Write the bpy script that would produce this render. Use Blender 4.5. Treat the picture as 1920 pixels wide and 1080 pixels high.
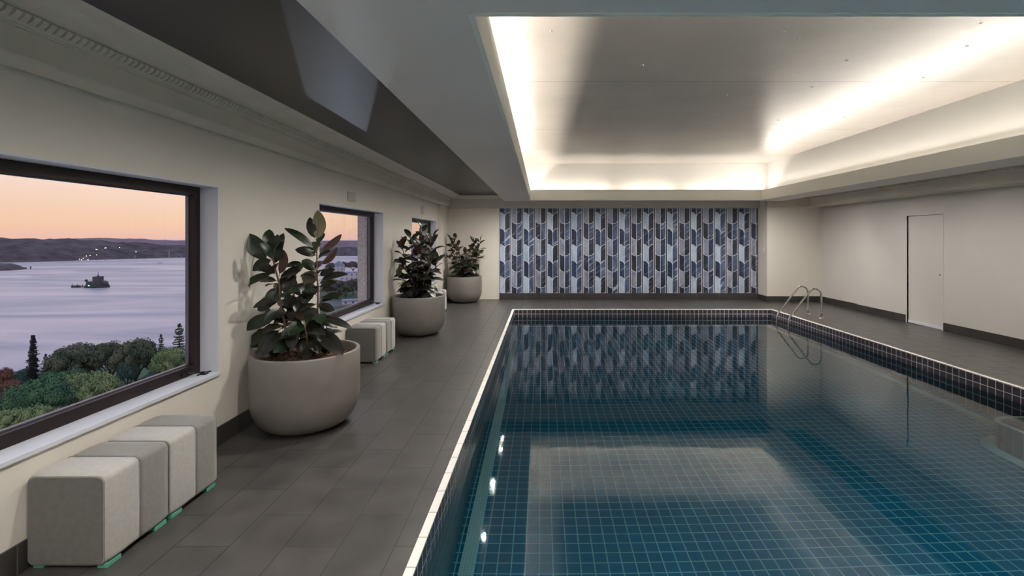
import bpy, bmesh, math, random
from math import pi, sin, cos, radians, sqrt
from mathutils import Vector, Matrix, noise

for o in list(bpy.data.objects): bpy.data.objects.remove(o)
S = bpy.context.scene
C = S.collection

# ------------------------------------------------------------------ camera, sky, exposure
F = 905.0                      # focal length in pixels of a 1920 wide frame
CX, CY, EYE = 1016.0, 445.0, 1.68
cam = bpy.data.cameras.new('camera'); camo = bpy.data.objects.new('camera', cam); C.objects.link(camo)
camo.location = (0, 0, EYE); camo.rotation_euler = (pi/2, 0, 0)
cam.sensor_width = 36; cam.lens = F/1920*36
cam.shift_x = (960-CX)/1920; cam.shift_y = (CY-540)/1920
cam.clip_start = 0.05; cam.clip_end = 9000
S.camera = camo
S.view_settings.view_transform = 'Standard'; S.view_settings.look = 'None'
S.view_settings.exposure = 0.0; S.view_settings.gamma = 1; S.view_settings.use_curve_mapping = False

W = bpy.data.worlds.new('dawn_sky'); S.world = W; W.use_nodes = True
nt = W.node_tree; N = nt.nodes; L = nt.links
for n in list(N): N.remove(n)
out = N.new('ShaderNodeOutputWorld'); bg = N.new('ShaderNodeBackground')
tc = N.new('ShaderNodeTexCoord'); sp = N.new('ShaderNodeSeparateXYZ')
L.new(tc.outputs['Generated'], sp.inputs[0])
ramp = N.new('ShaderNodeValToRGB'); cr = ramp.color_ramp
cr.elements[0].position = 0.0; cr.elements[0].color = (0.30, 0.29, 0.35, 1)
cr.elements[1].position = 1.0; cr.elements[1].color = (0.36, 0.44, 0.66, 1)
for p, c in ((0.485, (0.40, 0.36, 0.42)), (0.500, (0.72, 0.44, 0.36)), (0.512, (0.78, 0.51, 0.35)), (0.535, (0.79, 0.57, 0.46)), (0.55, (0.79, 0.62, 0.56)), (0.60, (0.74, 0.62, 0.65)), (0.70, (0.60, 0.60, 0.74))):
    e = cr.elements.new(p); e.color = (*c, 1)
mp = N.new('ShaderNodeMath'); mp.operation = 'MULTIPLY_ADD'; mp.inputs[1].default_value = 0.5; mp.inputs[2].default_value = 0.5
L.new(sp.outputs['Z'], mp.inputs[0]); L.new(mp.outputs[0], ramp.inputs[0])
# the east is brighter: glow where the sun is about to rise (azimuth towards far left)
dt = N.new('ShaderNodeVectorMath'); dt.operation = 'DOT_PRODUCT'; dt.inputs[1].default_value = Vector((-0.42, 0.90, 0.10)).normalized()
L.new(tc.outputs['Generated'], dt.inputs[0])
mr = N.new('ShaderNodeMapRange'); mr.inputs['From Min'].default_value = 0.6; mr.inputs['From Max'].default_value = 1.0
mr.inputs['To Min'].default_value = 1.0; mr.inputs['To Max'].default_value = 1.25
L.new(dt.outputs['Value'], mr.inputs['Value'])
L.new(ramp.outputs[0], bg.inputs['Color']); L.new(mr.outputs[0], bg.inputs['Strength'])
L.new(bg.outputs[0], out.inputs[0])

TILT = 0.62        # the strips are aimed in towards the middle of the recess
WASH_FILL_W = 130.0      # added unseen fill washers above the ring, right and far side
COVE_W = 20.0      # watts per metre of the hidden light strip round the ceiling recess
POOL_FILL_W = 300.0  # watts of each added, unseen underwater fill lamp
DOWN_FILL_W = 210.0      # added fill downlights in the ceiling behind the camera

# ------------------------------------------------------------------ dimensions (metres, camera over x=0,y=0)
XL, XR, XR2 = -2.62, 7.21, 7.27           # side walls
YF, YN, YB = 13.10, 12.56, -3.2           # far wall, nib wall on the right, wall behind the camera
PX0, PX1, PY0, PY1 = -0.64, 5.33, -1.0, 11.20   # pool
WZ, PZ = -0.174, -1.12                    # water level, pool floor
ZD = 2.785                                # dark perimeter ceiling
BZ = 2.53                                 # underside of the dropped ceiling ring
TX0, TX1, TY0, TY1 = -0.263, 5.00, 1.845, 11.0  # opening in the ring
TS = 0.245; TZ = 3.40                     # cove set back and upper ceiling height
BX0, BX1, BY0, BY1 = -0.88, 5.61, -0.6, 11.3

# ------------------------------------------------------------------ materials
MATS = {}
def mat(name, col=(.5,.5,.5), rough=.5, metal=0, spec=.5, noise_=None, bump=None, emit=None, trans=0, coat=0, sheen=0):
    """noise_=(scale, amount) value variation; bump=(scale, strength, distance)"""
    m = bpy.data.materials.new(name); m.use_nodes = True; MATS[name] = m
    n = m.node_tree.nodes; l = m.node_tree.links; b = n['Principled BSDF']
    b.inputs['Base Color'].default_value = (*col, 1); b.inputs['Roughness'].default_value = rough
    b.inputs['Metallic'].default_value = metal; b.inputs['Specular IOR Level'].default_value = spec
    if coat: b.inputs['Coat Weight'].default_value = coat
    if sheen: b.inputs['Sheen Weight'].default_value = sheen
    t = n.new('ShaderNodeTexCoord')
    if noise_:
        x = n.new('ShaderNodeTexNoise'); x.inputs['Scale'].default_value = noise_[0]; x.inputs['Detail'].default_value = 4
        l.new(t.outputs['Object'], x.inputs['Vector'])
        r = n.new('ShaderNodeMixRGB'); a = noise_[1]
        r.inputs[1].default_value = (*[c*(1-a) for c in col], 1); r.inputs[2].default_value = (*[min(1, c*(1+a)) for c in col], 1)
        q = n.new('ShaderNodeMapRange'); q.inputs['From Min'].default_value = .3; q.inputs['From Max'].default_value = .7
        l.new(x.outputs['Fac'], q.inputs['Value']); l.new(q.outputs[0], r.inputs[0]); l.new(r.outputs[0], b.inputs['Base Color'])
    if bump:
        x = n.new('ShaderNodeTexNoise'); x.inputs['Scale'].default_value = bump[0]; x.inputs['Detail'].default_value = 3
        l.new(t.outputs['Object'], x.inputs['Vector'])
        u = n.new('ShaderNodeBump'); u.inputs['Strength'].default_value = bump[1]; u.inputs['Distance'].default_value = bump[2]
        l.new(x.outputs['Fac'], u.inputs['Height']); l.new(u.outputs[0], b.inputs['Normal'])
    if emit:
        b.inputs['Emission Color'].default_value = (*emit[0], 1); b.inputs['Emission Strength'].default_value = emit[1]
    return m

def brick(name, axes, w, h, mortar, c1, c2, cm, rough=.3, off=(0, 0), offset=.0, bumpd=.002, noise_amt=.0, nscale=6, rough_m=.7, spec=.5, bstr=.6):
    m = bpy.data.materials.new(name); m.use_nodes = True; MATS[name] = m
    n = m.node_tree.nodes; l = m.node_tree.links; b = n['Principled BSDF']
    t = n.new('ShaderNodeTexCoord'); s = n.new('ShaderNodeSeparateXYZ'); l.new(t.outputs['Object'], s.inputs[0])
    c = n.new('ShaderNodeCombineXYZ')
    for k in (0, 1):
        a = n.new('ShaderNodeMath'); a.operation = 'ADD'; a.inputs[1].default_value = off[k] + 60
        l.new(s.outputs['XYZ'.index(axes[k])], a.inputs[0]); l.new(a.outputs[0], c.inputs[k])
    t2 = n.new('ShaderNodeTexBrick'); t2.offset = offset; t2.offset_frequency = 2; t2.squash = 1
    t2.inputs['Scale'].default_value = 1; t2.inputs['Brick Width'].default_value = w; t2.inputs['Row Height'].default_value = h
    t2.inputs['Mortar Size'].default_value = mortar; t2.inputs['Mortar Smooth'].default_value = .1
    t2.inputs['Color1'].default_value = (*c1, 1); t2.inputs['Color2'].default_value = (*c2, 1); t2.inputs['Mortar'].default_value = (*cm, 1)
    l.new(c.outputs[0], t2.inputs['Vector'])
    x = n.new('ShaderNodeTexNoise'); x.inputs['Scale'].default_value = nscale; x.inputs['Detail'].default_value = 5; l.new(t.outputs['Object'], x.inputs['Vector'])
    q = n.new('ShaderNodeMapRange'); q.inputs['From Min'].default_value = .3; q.inputs['From Max'].default_value = .7
    q.inputs['To Min'].default_value = 1-noise_amt; q.inputs['To Max'].default_value = 1+noise_amt; l.new(x.outputs['Fac'], q.inputs['Value'])
    v = n.new('ShaderNodeVectorMath'); v.operation = 'SCALE'; l.new(t2.outputs['Color'], v.inputs[0]); l.new(q.outputs[0], v.inputs['Scale'])
    l.new(v.outputs[0], b.inputs['Base Color'])
    r = n.new('ShaderNodeMapRange'); r.inputs['To Min'].default_value = rough; r.inputs['To Max'].default_value = rough_m
    l.new(t2.outputs['Fac'], r.inputs['Value']); l.new(r.outputs[0], b.inputs['Roughness'])
    b.inputs['Specular IOR Level'].default_value = spec
    inv = n.new('ShaderNodeMath'); inv.operation = 'MULTIPLY_ADD'; inv.inputs[1].default_value = -1; inv.inputs[2].default_value = 1; l.new(t2.outputs['Fac'], inv.inputs[0])
    g = n.new('ShaderNodeMath'); g.operation = 'MULTIPLY_ADD'; g.inputs[1].default_value = .25; l.new(x.outputs['Fac'], g.inputs[0]); l.new(inv.outputs[0], g.inputs[2])
    u = n.new('ShaderNodeBump'); u.inputs['Strength'].default_value = bstr; u.inputs['Distance'].default_value = bumpd
    l.new(g.outputs[0], u.inputs['Height']); l.new(u.outputs[0], b.inputs['Normal'])
    return m

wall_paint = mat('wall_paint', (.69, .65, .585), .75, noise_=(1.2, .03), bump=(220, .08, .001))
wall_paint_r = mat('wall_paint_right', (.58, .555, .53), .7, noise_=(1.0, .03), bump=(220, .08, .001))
trim_white_skytint = mat('trim_white_skytint', (.62, .64, .71), .45)  # bluish light of the sky is mixed into the white
plaster = mat('cornice_plaster', (.56, .53, .46), .6, noise_=(3, .05))
ring_paint = mat('ring_paint', (.73, .65, .61), .45, noise_=(.8, .05))
lip_paint = mat('lip_paint', (.80, .77, .68), .5)
cove_paint = mat('cove_paint', (.62, .60, .57), .6)
dark_gloss = mat('dark_stretch_ceiling', (.014, .012, .011), .40, noise_=(.8, .25), bump=(1.2, .03, .01), spec=.6)
frame_dark = mat('window_frame_brown', (.017, .009, .010), .45, spec=.3, noise_=(6, .15))
frame_black = mat('window_frame_black', (.012, .010, .012), .3)
pot_mat = mat('taupe_fibre_concrete', (.175, .16, .145), .42, noise_=(9, .06), bump=(60, .08, .002))
soil_mat = mat('bark_mulch', (.10, .045, .022), .9, noise_=(60, .7), bump=(90, .9, .02))
steel = mat('stainless_steel', (.78, .76, .73), .14, metal=1)
fab_light = mat('fabric_light', (.40, .39, .365), .9, noise_=(40, .06), bump=(500, .35, .002), sheen=.3)
fab_dark = mat('fabric_dark', (.20, .192, .178), .9, noise_=(40, .08), bump=(500, .4, .002), sheen=.3)
fab_grey = mat('fabric_grey', (.115, .111, .104), .9, noise_=(30, .10), bump=(400, .4, .002), sheen=.3)
seam_mat = mat('seam_thread', (.22, .21, .20), .9)
acrylic = mat('green_acrylic', (.10, .36, .25), .15, coat=.5)
stem_mat = mat('stem_brown', (.13, .075, .05), .7, noise_=(30, .3))
white_plastic = mat('white_plastic', (.75, .74, .72), .4)
grille_mat = mat('grille_grey', (.50, .48, .43), .6)

# upper ceiling: satin plaster sheets with seams and shallow unevenness
tray_ceil = brick('satin_ceiling_sheets', 'YX', 2.37, 20., .006, (.34, .31, .28), (.34, .31, .28), (.16, .14, .12), rough=.32, off=(1.03, 5), noise_amt=.12, nscale=.9, rough_m=.5, bumpd=.02, bstr=.10)
n = tray_ceil.node_tree.nodes; l = tray_ceil.node_tree.links
tt = n['Texture Coordinate']; mm = n.new('ShaderNodeMapping'); mm.inputs['Scale'].default_value = (.9, 1.5, 1); mm.inputs['Rotation'].default_value = (0, 0, .5); l.new(tt.outputs['Object'], mm.inputs[0])
xx = n.new('ShaderNodeTexNoise'); xx.inputs['Scale'].default_value = 3; xx.inputs['Detail'].default_value = 5; l.new(mm.outputs[0], xx.inputs['Vector'])
uu = n.new('ShaderNodeBump'); uu.inputs['Strength'].default_value = .16; uu.inputs['Distance'].default_value = .03
l.new(xx.outputs['Fac'], uu.inputs['Height']); l.new(n['Bump'].outputs[0], uu.inputs['Normal']); l.new(uu.outputs[0], n['Principled BSDF'].inputs['Normal'])

deck = brick('deck_tiles', 'YX', .6, .3, .0035, (.050, .047, .045), (.062, .058, .056), (.024, .023, .022), rough=.34, off=(.08, .8), offset=.5, noise_amt=.22, nscale=5, rough_m=.6, bumpd=.003, bstr=.5)
skirt_y = brick('skirting_tiles_side', 'YZ', .6, .9, .004, (.040, .036, .034), (.048, .043, .041), (.10, .095, .09), rough=.35, noise_amt=.2, nscale=6)
skirt_x = brick('skirting_tiles_end', 'XZ', .6, .9, .004, (.040, .036, .036), (.048, .043, .041), (.10, .095, .09), rough=.35, noise_amt=.2, nscale=6)
coping = brick('coping_tiles_side', 'YX', .2455, 9., .004, (.74, .72, .68), (.80, .78, .74), (.30, .28, .25), rough=.35, off=(.15, 0))
copingx = brick('coping_tiles_end', 'XY', .2455, 9., .004, (.74, .72, .68), (.80, .78, .74), (.30, .28, .25), rough=.35, off=(.15, 0))
TILE = ((.070, .063, .088), (.082, .073, .100), (.75, .75, .78))
pw_x = brick('pool_wall_tiles_end', 'XZ', .0995, .1, .006, *TILE, rough=.16, off=(.64, 0), noise_amt=.15, rough_m=.4)
pw_y = brick('pool_wall_tiles_side', 'YZ', .0995, .1, .0045, *TILE, rough=.16, off=(0, 0), noise_amt=.15, rough_m=.4)
FT = ((.010, .19, .31), (.013, .21, .34), (.30, .68, .72))  # teal tint of the water is put into the floor tile colours
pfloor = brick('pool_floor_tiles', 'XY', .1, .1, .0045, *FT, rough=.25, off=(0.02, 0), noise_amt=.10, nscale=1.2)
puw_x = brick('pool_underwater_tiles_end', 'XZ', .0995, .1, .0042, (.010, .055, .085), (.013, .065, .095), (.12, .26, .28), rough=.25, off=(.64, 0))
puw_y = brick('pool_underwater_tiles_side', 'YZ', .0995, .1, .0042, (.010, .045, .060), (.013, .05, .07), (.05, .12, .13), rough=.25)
mosaic = brick('white_mosaic', 'XY', .025, .025, .0022, (.80, .93, .90), (.84, .95, .92), (.50, .72, .66), rough=.3)  # white, with the water's pale teal tint mixed in
step_top = brick('step_top_tiles', 'XY', .1, .1, .0045, (.11, .125, .135), (.12, .135, .145), (.26, .30, .30), rough=.3)

def glassy(name, rough_g, refr, tint=(1, 1, 1)):
    m = bpy.data.materials.new(name); m.use_nodes = True; n = m.node_tree.nodes; l = m.node_tree.links
    for q in list(n): n.remove(q)
    o = n.new('ShaderNodeOutputMaterial'); mx = n.new('ShaderNodeMixShader'); fr = n.new('ShaderNodeFresnel'); g = n.new('ShaderNodeBsdfGlossy')
    g.inputs['Roughness'].default_value = rough_g; fr.inputs['IOR'].default_value = 2.0 if refr else 1.45
    if refr:
        t = n.new('ShaderNodeBsdfRefraction'); t.inputs['IOR'].default_value = 1.33; t.inputs['Roughness'].default_value = 0
    else: t = n.new('ShaderNodeBsdfTransparent')
    t.inputs['Color'].default_value = (*tint, 1)
    if not refr:
        lw = n.new('ShaderNodeLayerWeight'); pw = n.new('ShaderNodeMath'); pw.operation = 'POWER'; pw.inputs[1].default_value = 5; ad = n.new('ShaderNodeMath'); ad.operation = 'MULTIPLY_ADD'; ad.inputs[1].default_value = .75; ad.inputs[2].default_value = .012
        l.new(lw.outputs['Facing'], pw.inputs[0]); l.new(pw.outputs[0], ad.inputs[0]); l.new(ad.outputs[0], mx.inputs[0])
    else: l.new(fr.outputs[0], mx.inputs[0])
    l.new(t.outputs[0], mx.inputs[1]); l.new(g.outputs[0], mx.inputs[2]); l.new(mx.outputs[0], o.inputs['Surface'])
    return m, n, l, fr, g, t, o
pane, *_ = glassy('window_glass', .0, False)
pool_water, n, l, fr, g, t, o = glassy('pool_water', .035, True)
tcw = n.new('ShaderNodeTexCoord'); nw = n.new('ShaderNodeTexNoise'); nw.inputs['Scale'].default_value = 2.2; nw.inputs['Detail'].default_value = 2
l.new(tcw.outputs['Object'], nw.inputs['Vector'])
bw = n.new('ShaderNodeBump'); bw.inputs['Strength'].default_value = .12; bw.inputs['Distance'].default_value = .012; l.new(nw.outputs['Fac'], bw.inputs['Height'])
l.new(bw.outputs[0], g.inputs['Normal'])
va = n.new('ShaderNodeVolumeAbsorption'); va.inputs['Color'].default_value = (.25, .84, .95, 1); va.inputs['Density'].default_value = .20
l.new(va.outputs[0], o.inputs['Volume'])

# ------------------------------------------------------------------ mesh helpers
def box(bm, x0, x1, y0, y1, z0, z1, mi=0):
    v = [bm.verts.new((x, y, z)) for z in (z0, z1) for y in (y0, y1) for x in (x0, x1)]
    for f in ((0, 2, 3, 1), (4, 5, 7, 6), (0, 1, 5, 4), (2, 6, 7, 3), (0, 4, 6, 2), (1, 3, 7, 5)):
        q = bm.faces.new([v[i] for i in f]); q.material_index = mi
    return v

def prism(bm, prof, axis, a, b, mi=0):
    """extrude closed 2D profile along an axis; axis 'Y': prof=(x,z); 'X': prof=(y,z); 'Z': prof=(x,y)"""
    def P(p, t): return {'Y': (p[0], t, p[1]), 'X': (t, p[0], p[1]), 'Z': (p[0], p[1], t)}[axis]
    A = [bm.verts.new(P(p, a)) for p in prof]; B = [bm.verts.new(P(p, b)) for p in prof]; k = len(prof)
    fs = [bm.faces.new(A), bm.faces.new(B[::-1])]
    for i in range(k): fs.append(bm.faces.new((A[i], B[i], B[(i+1) % k], A[(i+1) % k])))
    for f in fs: f.material_index = mi

def tube(bm, pts, rad, seg=12, mi=0, caps=True):
    pts = [Vector(p) for p in pts]; rings = []; up = None
    for i, p in enumerate(pts):
        d = (pts[min(i+1, len(pts)-1)] - pts[max(i-1, 0)]).normalized()
        if up is None: up = Vector((0, 0, 1)) if abs(d.z) < .9 else Vector((1, 0, 0))
        s = d.cross(up).normalized(); up = s.cross(d).normalized()
        r = rad[i] if hasattr(rad, '__len__') else rad
        rings.append([bm.verts.new(p + s*cos(2*pi*k/seg)*r + up*sin(2*pi*k/seg)*r) for k in range(seg)])
    for a, b in zip(rings, rings[1:]):
        for k in range(seg):
            f = bm.faces.new((a[k], a[(k+1) % seg], b[(k+1) % seg], b[k])); f.smooth = True; f.material_index = mi
    if caps and seg > 2:
        for q in (rings[0][::-1], rings[-1]):
            f = bm.faces.new(q); f.material_index = mi

def lathe(bm, prof, seg=48, c=(0, 0, 0), mi=0, smooth=True):
    rings = []
    for r, z in prof:
        if r < 1e-5: rings.append([bm.verts.new((c[0], c[1], c[2]+z))])
        else: rings.append([bm.verts.new((c[0]+r*cos(2*pi*k/seg), c[1]+r*sin(2*pi*k/seg), c[2]+z)) for k in range(seg)])
    for a, b in zip(rings, rings[1:]):
        for k in range(seg):
            k2 = (k+1) % seg
            if len(a) == 1 and len(b) == 1: continue
            if len(a) == 1: f = bm.faces.new((a[0], b[k], b[k2]))
            elif len(b) == 1: f = bm.faces.new((a[k], b[0], a[k2]))
            else: f = bm.faces.new((a[k], b[k], b[k2], a[k2]))
            f.smooth = smooth; f.material_index = mi

def obj(name, bm, m, parent=None, recalc=True, bevel=0, kind=None, loc=None):
    if recalc: bmesh.ops.recalc_face_normals(bm, faces=bm.faces)
    me = bpy.data.meshes.new(name); bm.to_mesh(me); bm.free()
    for q in (m if isinstance(m, (list, tuple)) else [m]): me.materials.append(q)
    o = bpy.data.objects.new(name, me); C.objects.link(o)
    if parent: o.parent = parent
    if loc is not None: o.location = loc
    if bevel:
        b = o.modifiers.new('bevel', 'BEVEL'); b.width = bevel; b.segments = 3; b.limit_method = 'ANGLE'
    if kind: o['kind'] = kind
    return o
def NB(): return bmesh.new()
def struct(name, bm, m, **k): return obj(name, bm, m, kind='structure', **k)
def tag(o, label, cat, group=None, kind=None):
    o['label'] = label; o['category'] = cat
    if group: o['group'] = group
    if kind: o['kind'] = kind
    return o
def thing(name, loc, label, cat, group=None, rz=0):
    o = bpy.data.objects.new(name, None); C.objects.link(o); o.location = loc; o.rotation_euler = (0, 0, rz); o.empty_display_size = .1
    return tag(o, label, cat, group)
def copy_tree(o, parent=None):
    c = o.copy(); C.objects.link(c)
    if parent: c.parent = parent
    for ch in list(o.children): copy_tree(ch, c)
    return c

# ------------------------------------------------------------------ room shell
WIN = [(-2.45, -.15), (1.61, 3.913), (5.672, 7.965), (9.72, 12.0)]
SZ, HZ = .586, 2.095
bm = NB(); XO = -2.87
ys = [YB] + [y for w in WIN for y in w] + [YF+.25]
for a, b in zip(ys[::2], ys[1::2]): box(bm, XO, XL, a, b, -.2, 3.0)
for a, b in WIN:
    box(bm, XO, XL, a, b, -.2, SZ); box(bm, XO, XL, a, b, HZ, 3.0)
box(bm, XL, -2.54, 12.1, YF+.25, 0, 2.8)
struct('wall_left', bm, wall_paint)
bm = NB(); box(bm, XL, 6.2, YF, YF+.25, -.2, 3.0); box(bm, 5.86, 7.6, YN, YF+.2, -.2, 3.0); struct('wall_far', bm, wall_paint)
DY0, DY1, DZ = 8.69, 9.53, 2.10
bm = NB()
box(bm, XR, XR+.25, YB, DY0, -.2, 3.0); box(bm, XR, XR+.25, DY1, 11.04, -.2, 3.0); box(bm, XR, XR+.25, DY0, DY1, DZ, 3.0); box(bm, XR2, XR+.25, 11.04, YN, -.2, 3.0)
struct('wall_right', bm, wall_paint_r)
bm = NB(); box(bm, XO, XR+.25, YB-.2, YB, -.2, 3.0); struct('wall_back', bm, wall_paint)

# deck
bm = NB()
G = .05
for r in ((XL-.0, PX0-G, YB, YF), (PX1+G, XR+.25, YB, YF), (PX0-G, PX1+G, PY1+G+.03, YF), (PX0-G, PX1+G, YB, PY0-G)):
    box(bm, r[0], r[1], r[2], r[3], -.12, 0)
struct('floor', bm, deck)
# pool coping
bm = NB()
box(bm, PX0-G, PX0, PY0-G, PY1, -.008, .004, 0); box(bm, PX1, PX1+G, PY0-G, PY1, -.008, .004, 0)
box(bm, PX0-G, PX1+G, PY1, PY1+.08, -.008, .004, 1)
struct('trim_1', bm, [coping, copingx])
# pool basin: tiled walls and floor
bm = NB(); T = .12
box(bm, PX0-T, PX0+.0, PY0, PY1, WZ-.01, -.008, 0); box(bm, PX1, PX1+T, PY0, PY1, WZ-.01, -.008, 0)
box(bm, PX0, PX1, PY1, PY1+T, WZ-.01, -.008, 1)
box(bm, PX0-T, PX0, PY0, PY1, PZ, WZ-.01, 2); box(bm, PX1, PX1+T, PY0, PY1, PZ, WZ-.01, 2)
box(bm, PX0, PX1, PY1, PY1+T, PZ, WZ-.01, 3); box(bm, PX0, PX1, PY0-T, PY0, PZ, -.008, 3)
box(bm, PX0-T, PX1+T, PY0-T, PY1+T, PZ-.1, PZ, 4)
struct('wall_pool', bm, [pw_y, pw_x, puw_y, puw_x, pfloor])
# added underwater fill lamps, unseen in the pool's near end wall
for x in (.2, 1.7, 3.2, 4.2):
    t = thing('pool_fill_light', (x, PY0, -.62), 'added round underwater fill lamp in the near end wall of the pool', 'added pool light', 'added underwater fill lamps in the near end wall of the pool', 0)
    bm = NB(); tube(bm, [(0, .0, 0), (0, .012, 0)], .09, 24); obj('bezel', bm, steel, t)
    bm = NB(); tube(bm, [(0, .012, 0), (0, .016, 0)], .07, 24); obj('lens', bm, white_plastic, t)
    ld = bpy.data.lights.new('pool_fill_lamp', 'SPOT'); ld.energy = POOL_FILL_W; ld.spot_size = radians(105); ld.spot_blend = 1; ld.shadow_soft_size = .06; ld.color = (1, .98, .93)
    lo = bpy.data.objects.new('pool_fill_lamp', ld); C.objects.link(lo); lo.parent = t; lo.location = (0, .05, 0); lo.rotation_euler = (radians(72), 0, 0)
# white mosaic border along the pool floor and round the foot of the steps
SX, SY, SR = 4.665, 5.10, .22
def rc(x, y, r, k=10):     # rounded corner outline of the steps: from the wall, round, towards the camera
    return [(PX1, y)] + [(x+r-r*sin(a), y-r+r*cos(a)) for a in [pi/2*i/k for i in range(k+1)]] + [(x, PY0)]
bm = NB()
box(bm, PX0+.05, PX0+.16, PY0, PY1-.05, PZ, PZ+.006); box(bm, PX1-.22, PX1-.09, SY+.05, PY1-.05, PZ, PZ+.006)
box(bm, PX0+.05, PX1-.09, PY1-.16, PY1-.05, PZ, PZ+.0055)
a, b = rc(SX-.12, SY+.12, SR+.12), rc(SX, SY, SR)
for i in range(len(a)-1):
    v = [bm.verts.new((*p, PZ+.007)) for p in (a[i], a[i+1], b[i+1], b[i])]; bm.faces.new(v)
struct('trim_2', bm, mosaic)
bm = NB(); pr = rc(SX, SY, SR) + [(PX1, PY0)]; STZ = WZ-.14
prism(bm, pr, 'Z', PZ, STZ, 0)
for f in bm.faces:
    if abs(f.normal.z) > .9 or len(f.verts) > 4: f.material_index = 1
o = obj('pool_step', bm, [puw_y, step_top]); tag(o, 'submerged tiled step block with rounded corner at the right pool wall', 'pool step')
bm = NB(); a, b = rc(SX-.004, SY+.004, SR), rc(SX+.045, SY-.045, SR-.045)
for i in range(len(a)-1):
    v = [bm.verts.new((*p, STZ+.004)) for p in (a[i], a[i+1], b[i+1], b[i])]; bm.faces.new(v)
    v = [bm.verts.new(p) for p in ((*a[i], STZ+.004), (*a[i+1], STZ+.004), (*a[i+1], STZ-.012), (*a[i], STZ-.012))]; bm.faces.new(v)
st = mat('white_nosing', (.75, .82, .80), .4); q = obj('nosing', bm, st, o); q['label'] = 'white curved edge tiles'
# water body (closed, so that it absorbs)
bm = NB(); box(bm, PX0-.01, PX1+.01, PY0-.01, PY1+.01, PZ-.01, WZ); o = struct('floor_water', bm, pool_water); o.name = 'pool_water'
tag(o, 'still clear teal water filling the tiled swimming pool', 'water', kind='stuff')

# skirting
def skirt(name, m, *bs):
    bm = NB()
    for b in bs: box(bm, *b)
    struct(name, bm, m, bevel=.003)
skirt('baseboard_left', skirt_y, (XL, XL+.012, YB, 12.1, 0, .15), (-2.54, -2.528, 12.09, 12.9, 0, .05))
skirt('baseboard_far', skirt_x, (-1.15, 5.86, YF-.035, YF, 0, .165), (5.848, XR2, YN-.012, YN, 0, .15))
skirt('baseboard_return', skirt_y, (5.848, 5.86, YN, YF, 0, .15))
skirt('baseboard_right', skirt_y, (XR-.012, XR, YB, DY0-.03, 0, .15), (XR-.012, XR, DY1+.03, 11.04, 0, .15), (XR2-.012, XR2, 11.04, YN, 0, .15), (XR-.012, XR2, 11.04, 11.05, 0, .15))
# door
bm = NB()
box(bm, XR+.02, XR+.06, DY0+.008, DY1-.008, .012, DZ-.006)
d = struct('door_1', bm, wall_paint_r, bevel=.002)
bm = NB()
for b in ((XR-.006, XR+.08, DY0-.03, DY0, 0, DZ+.0), (XR-.006, XR+.08, DY1, DY1+.03, 0, DZ), (XR-.006, XR+.08, DY0-.03, DY1+.03, DZ, DZ+.03)): box(bm, *b)
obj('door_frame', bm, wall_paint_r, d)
bm = NB(); box(bm, XR+.012, XR+.021, DY0+.008, DY1-.008, .012, .06); obj('kick_strip', bm, trim_white_skytint, d)
for z in (1.85, 1.05, .25):
    bm = NB(); tube(bm, [(XR-.004, DY1-.002, z-.045), (XR-.004, DY1-.002, z+.045)], .006, 8); obj('hinge', bm, steel, d)
bm = NB(); tube(bm, [(XR-.004, DY0+.06, 1.0), (XR+.03, DY0+.06, 1.0)], .012, 12); q = obj('keyhole', bm, steel, d)

# ------------------------------------------------------------------ windows
GX = -2.824
for i, (a, b) in enumerate(WIN):
    bm = NB(); z0, z1 = SZ+.006, HZ-.004
    fw, X0, X1 = .075, -2.832, -2.763
    def fr_(bm, w, x0, x1, ins=0, mi=0):
        a0, b0, c0, d0 = a+ins, b-ins, z0+ins, z1-ins
        box(bm, x0, x1, a0, a0+w, c0, d0, mi); box(bm, x0, x1, b0-w, b0, c0, d0, mi)
        box(bm, x0, x1, a0+w, b0-w, c0, c0+w, mi); box(bm, x0, x1, a0+w, b0-w, d0-w, d0, mi)
    fr_(bm, fw, X0, X1)
    w = struct(f'window_{i+1}', bm, frame_dark, bevel=.003)
    bm = NB(); fr_(bm, .008, GX-.006, GX+.018, .0745); obj('glazing_bead', bm, mat(f'bead_{i}', (.10, .10, .12), .35), w)
    bm = NB(); box(bm, GX-.004, GX+.004, a+fw, b-fw, z0+fw, z1-fw); obj('glass', bm, pane, w)
    bm = NB(); box(bm, X1-.02, XL+.018, a, b, SZ-.02, SZ+.006); obj('window_sill', bm, trim_white_skytint, w, bevel=.002)
    bm = NB(); box(bm, X1, XL+.002, b-.012, b, SZ+.006, HZ-.012); box(bm, X1, XL+.002, a, a+.012, SZ+.006, HZ-.012); box(bm, X1, XL+.002, a, b, HZ-.012, HZ)
    obj('reveal_lining', bm, trim_white_skytint, w)
    bm = NB(); y = b-.16   # stay arm and latch on the sill
    box(bm, -2.765, -2.745, y-.06, y+.06, SZ+.03, SZ+.05); tube(bm, [(-2.755, y-.03, SZ+.05), (-2.72, y+.0, SZ+.035), (-2.67, y+.07, SZ+.028)], .006, 8)
    tube(bm, [(-2.70, y+.03, SZ+.012), (-2.68, y+.10, SZ+.018), (-2.655, y+.12, SZ+.02)], .007, 8); box(bm, -2.70, -2.66, y+.06, y+.10, SZ+.006, SZ+.022)
    obj('window_latch', bm, frame_black, w)
# stone fins outside
stone = mat('exterior_stone', (.46, .42, .42), .85, noise_=(40, .35), bump=(60, .6, .01))
for k, (y, lab) in enumerate(((7.93, 'speckled grey stone column outside the second window'), (12.0, 'speckled grey stone column outside the farthest window'))):
    bm = NB(); box(bm, -3.03, XO, y, y+.9, -3, 4); box(bm, -3.045, -3.0, y-.01, y+.91, -3, -.2); box(bm, -3.045, -3.0, y-.01, y+.91, 3.1, 3.2)
    tag(obj('stone_column', bm, stone, bevel=.006), lab, 'column')

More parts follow.
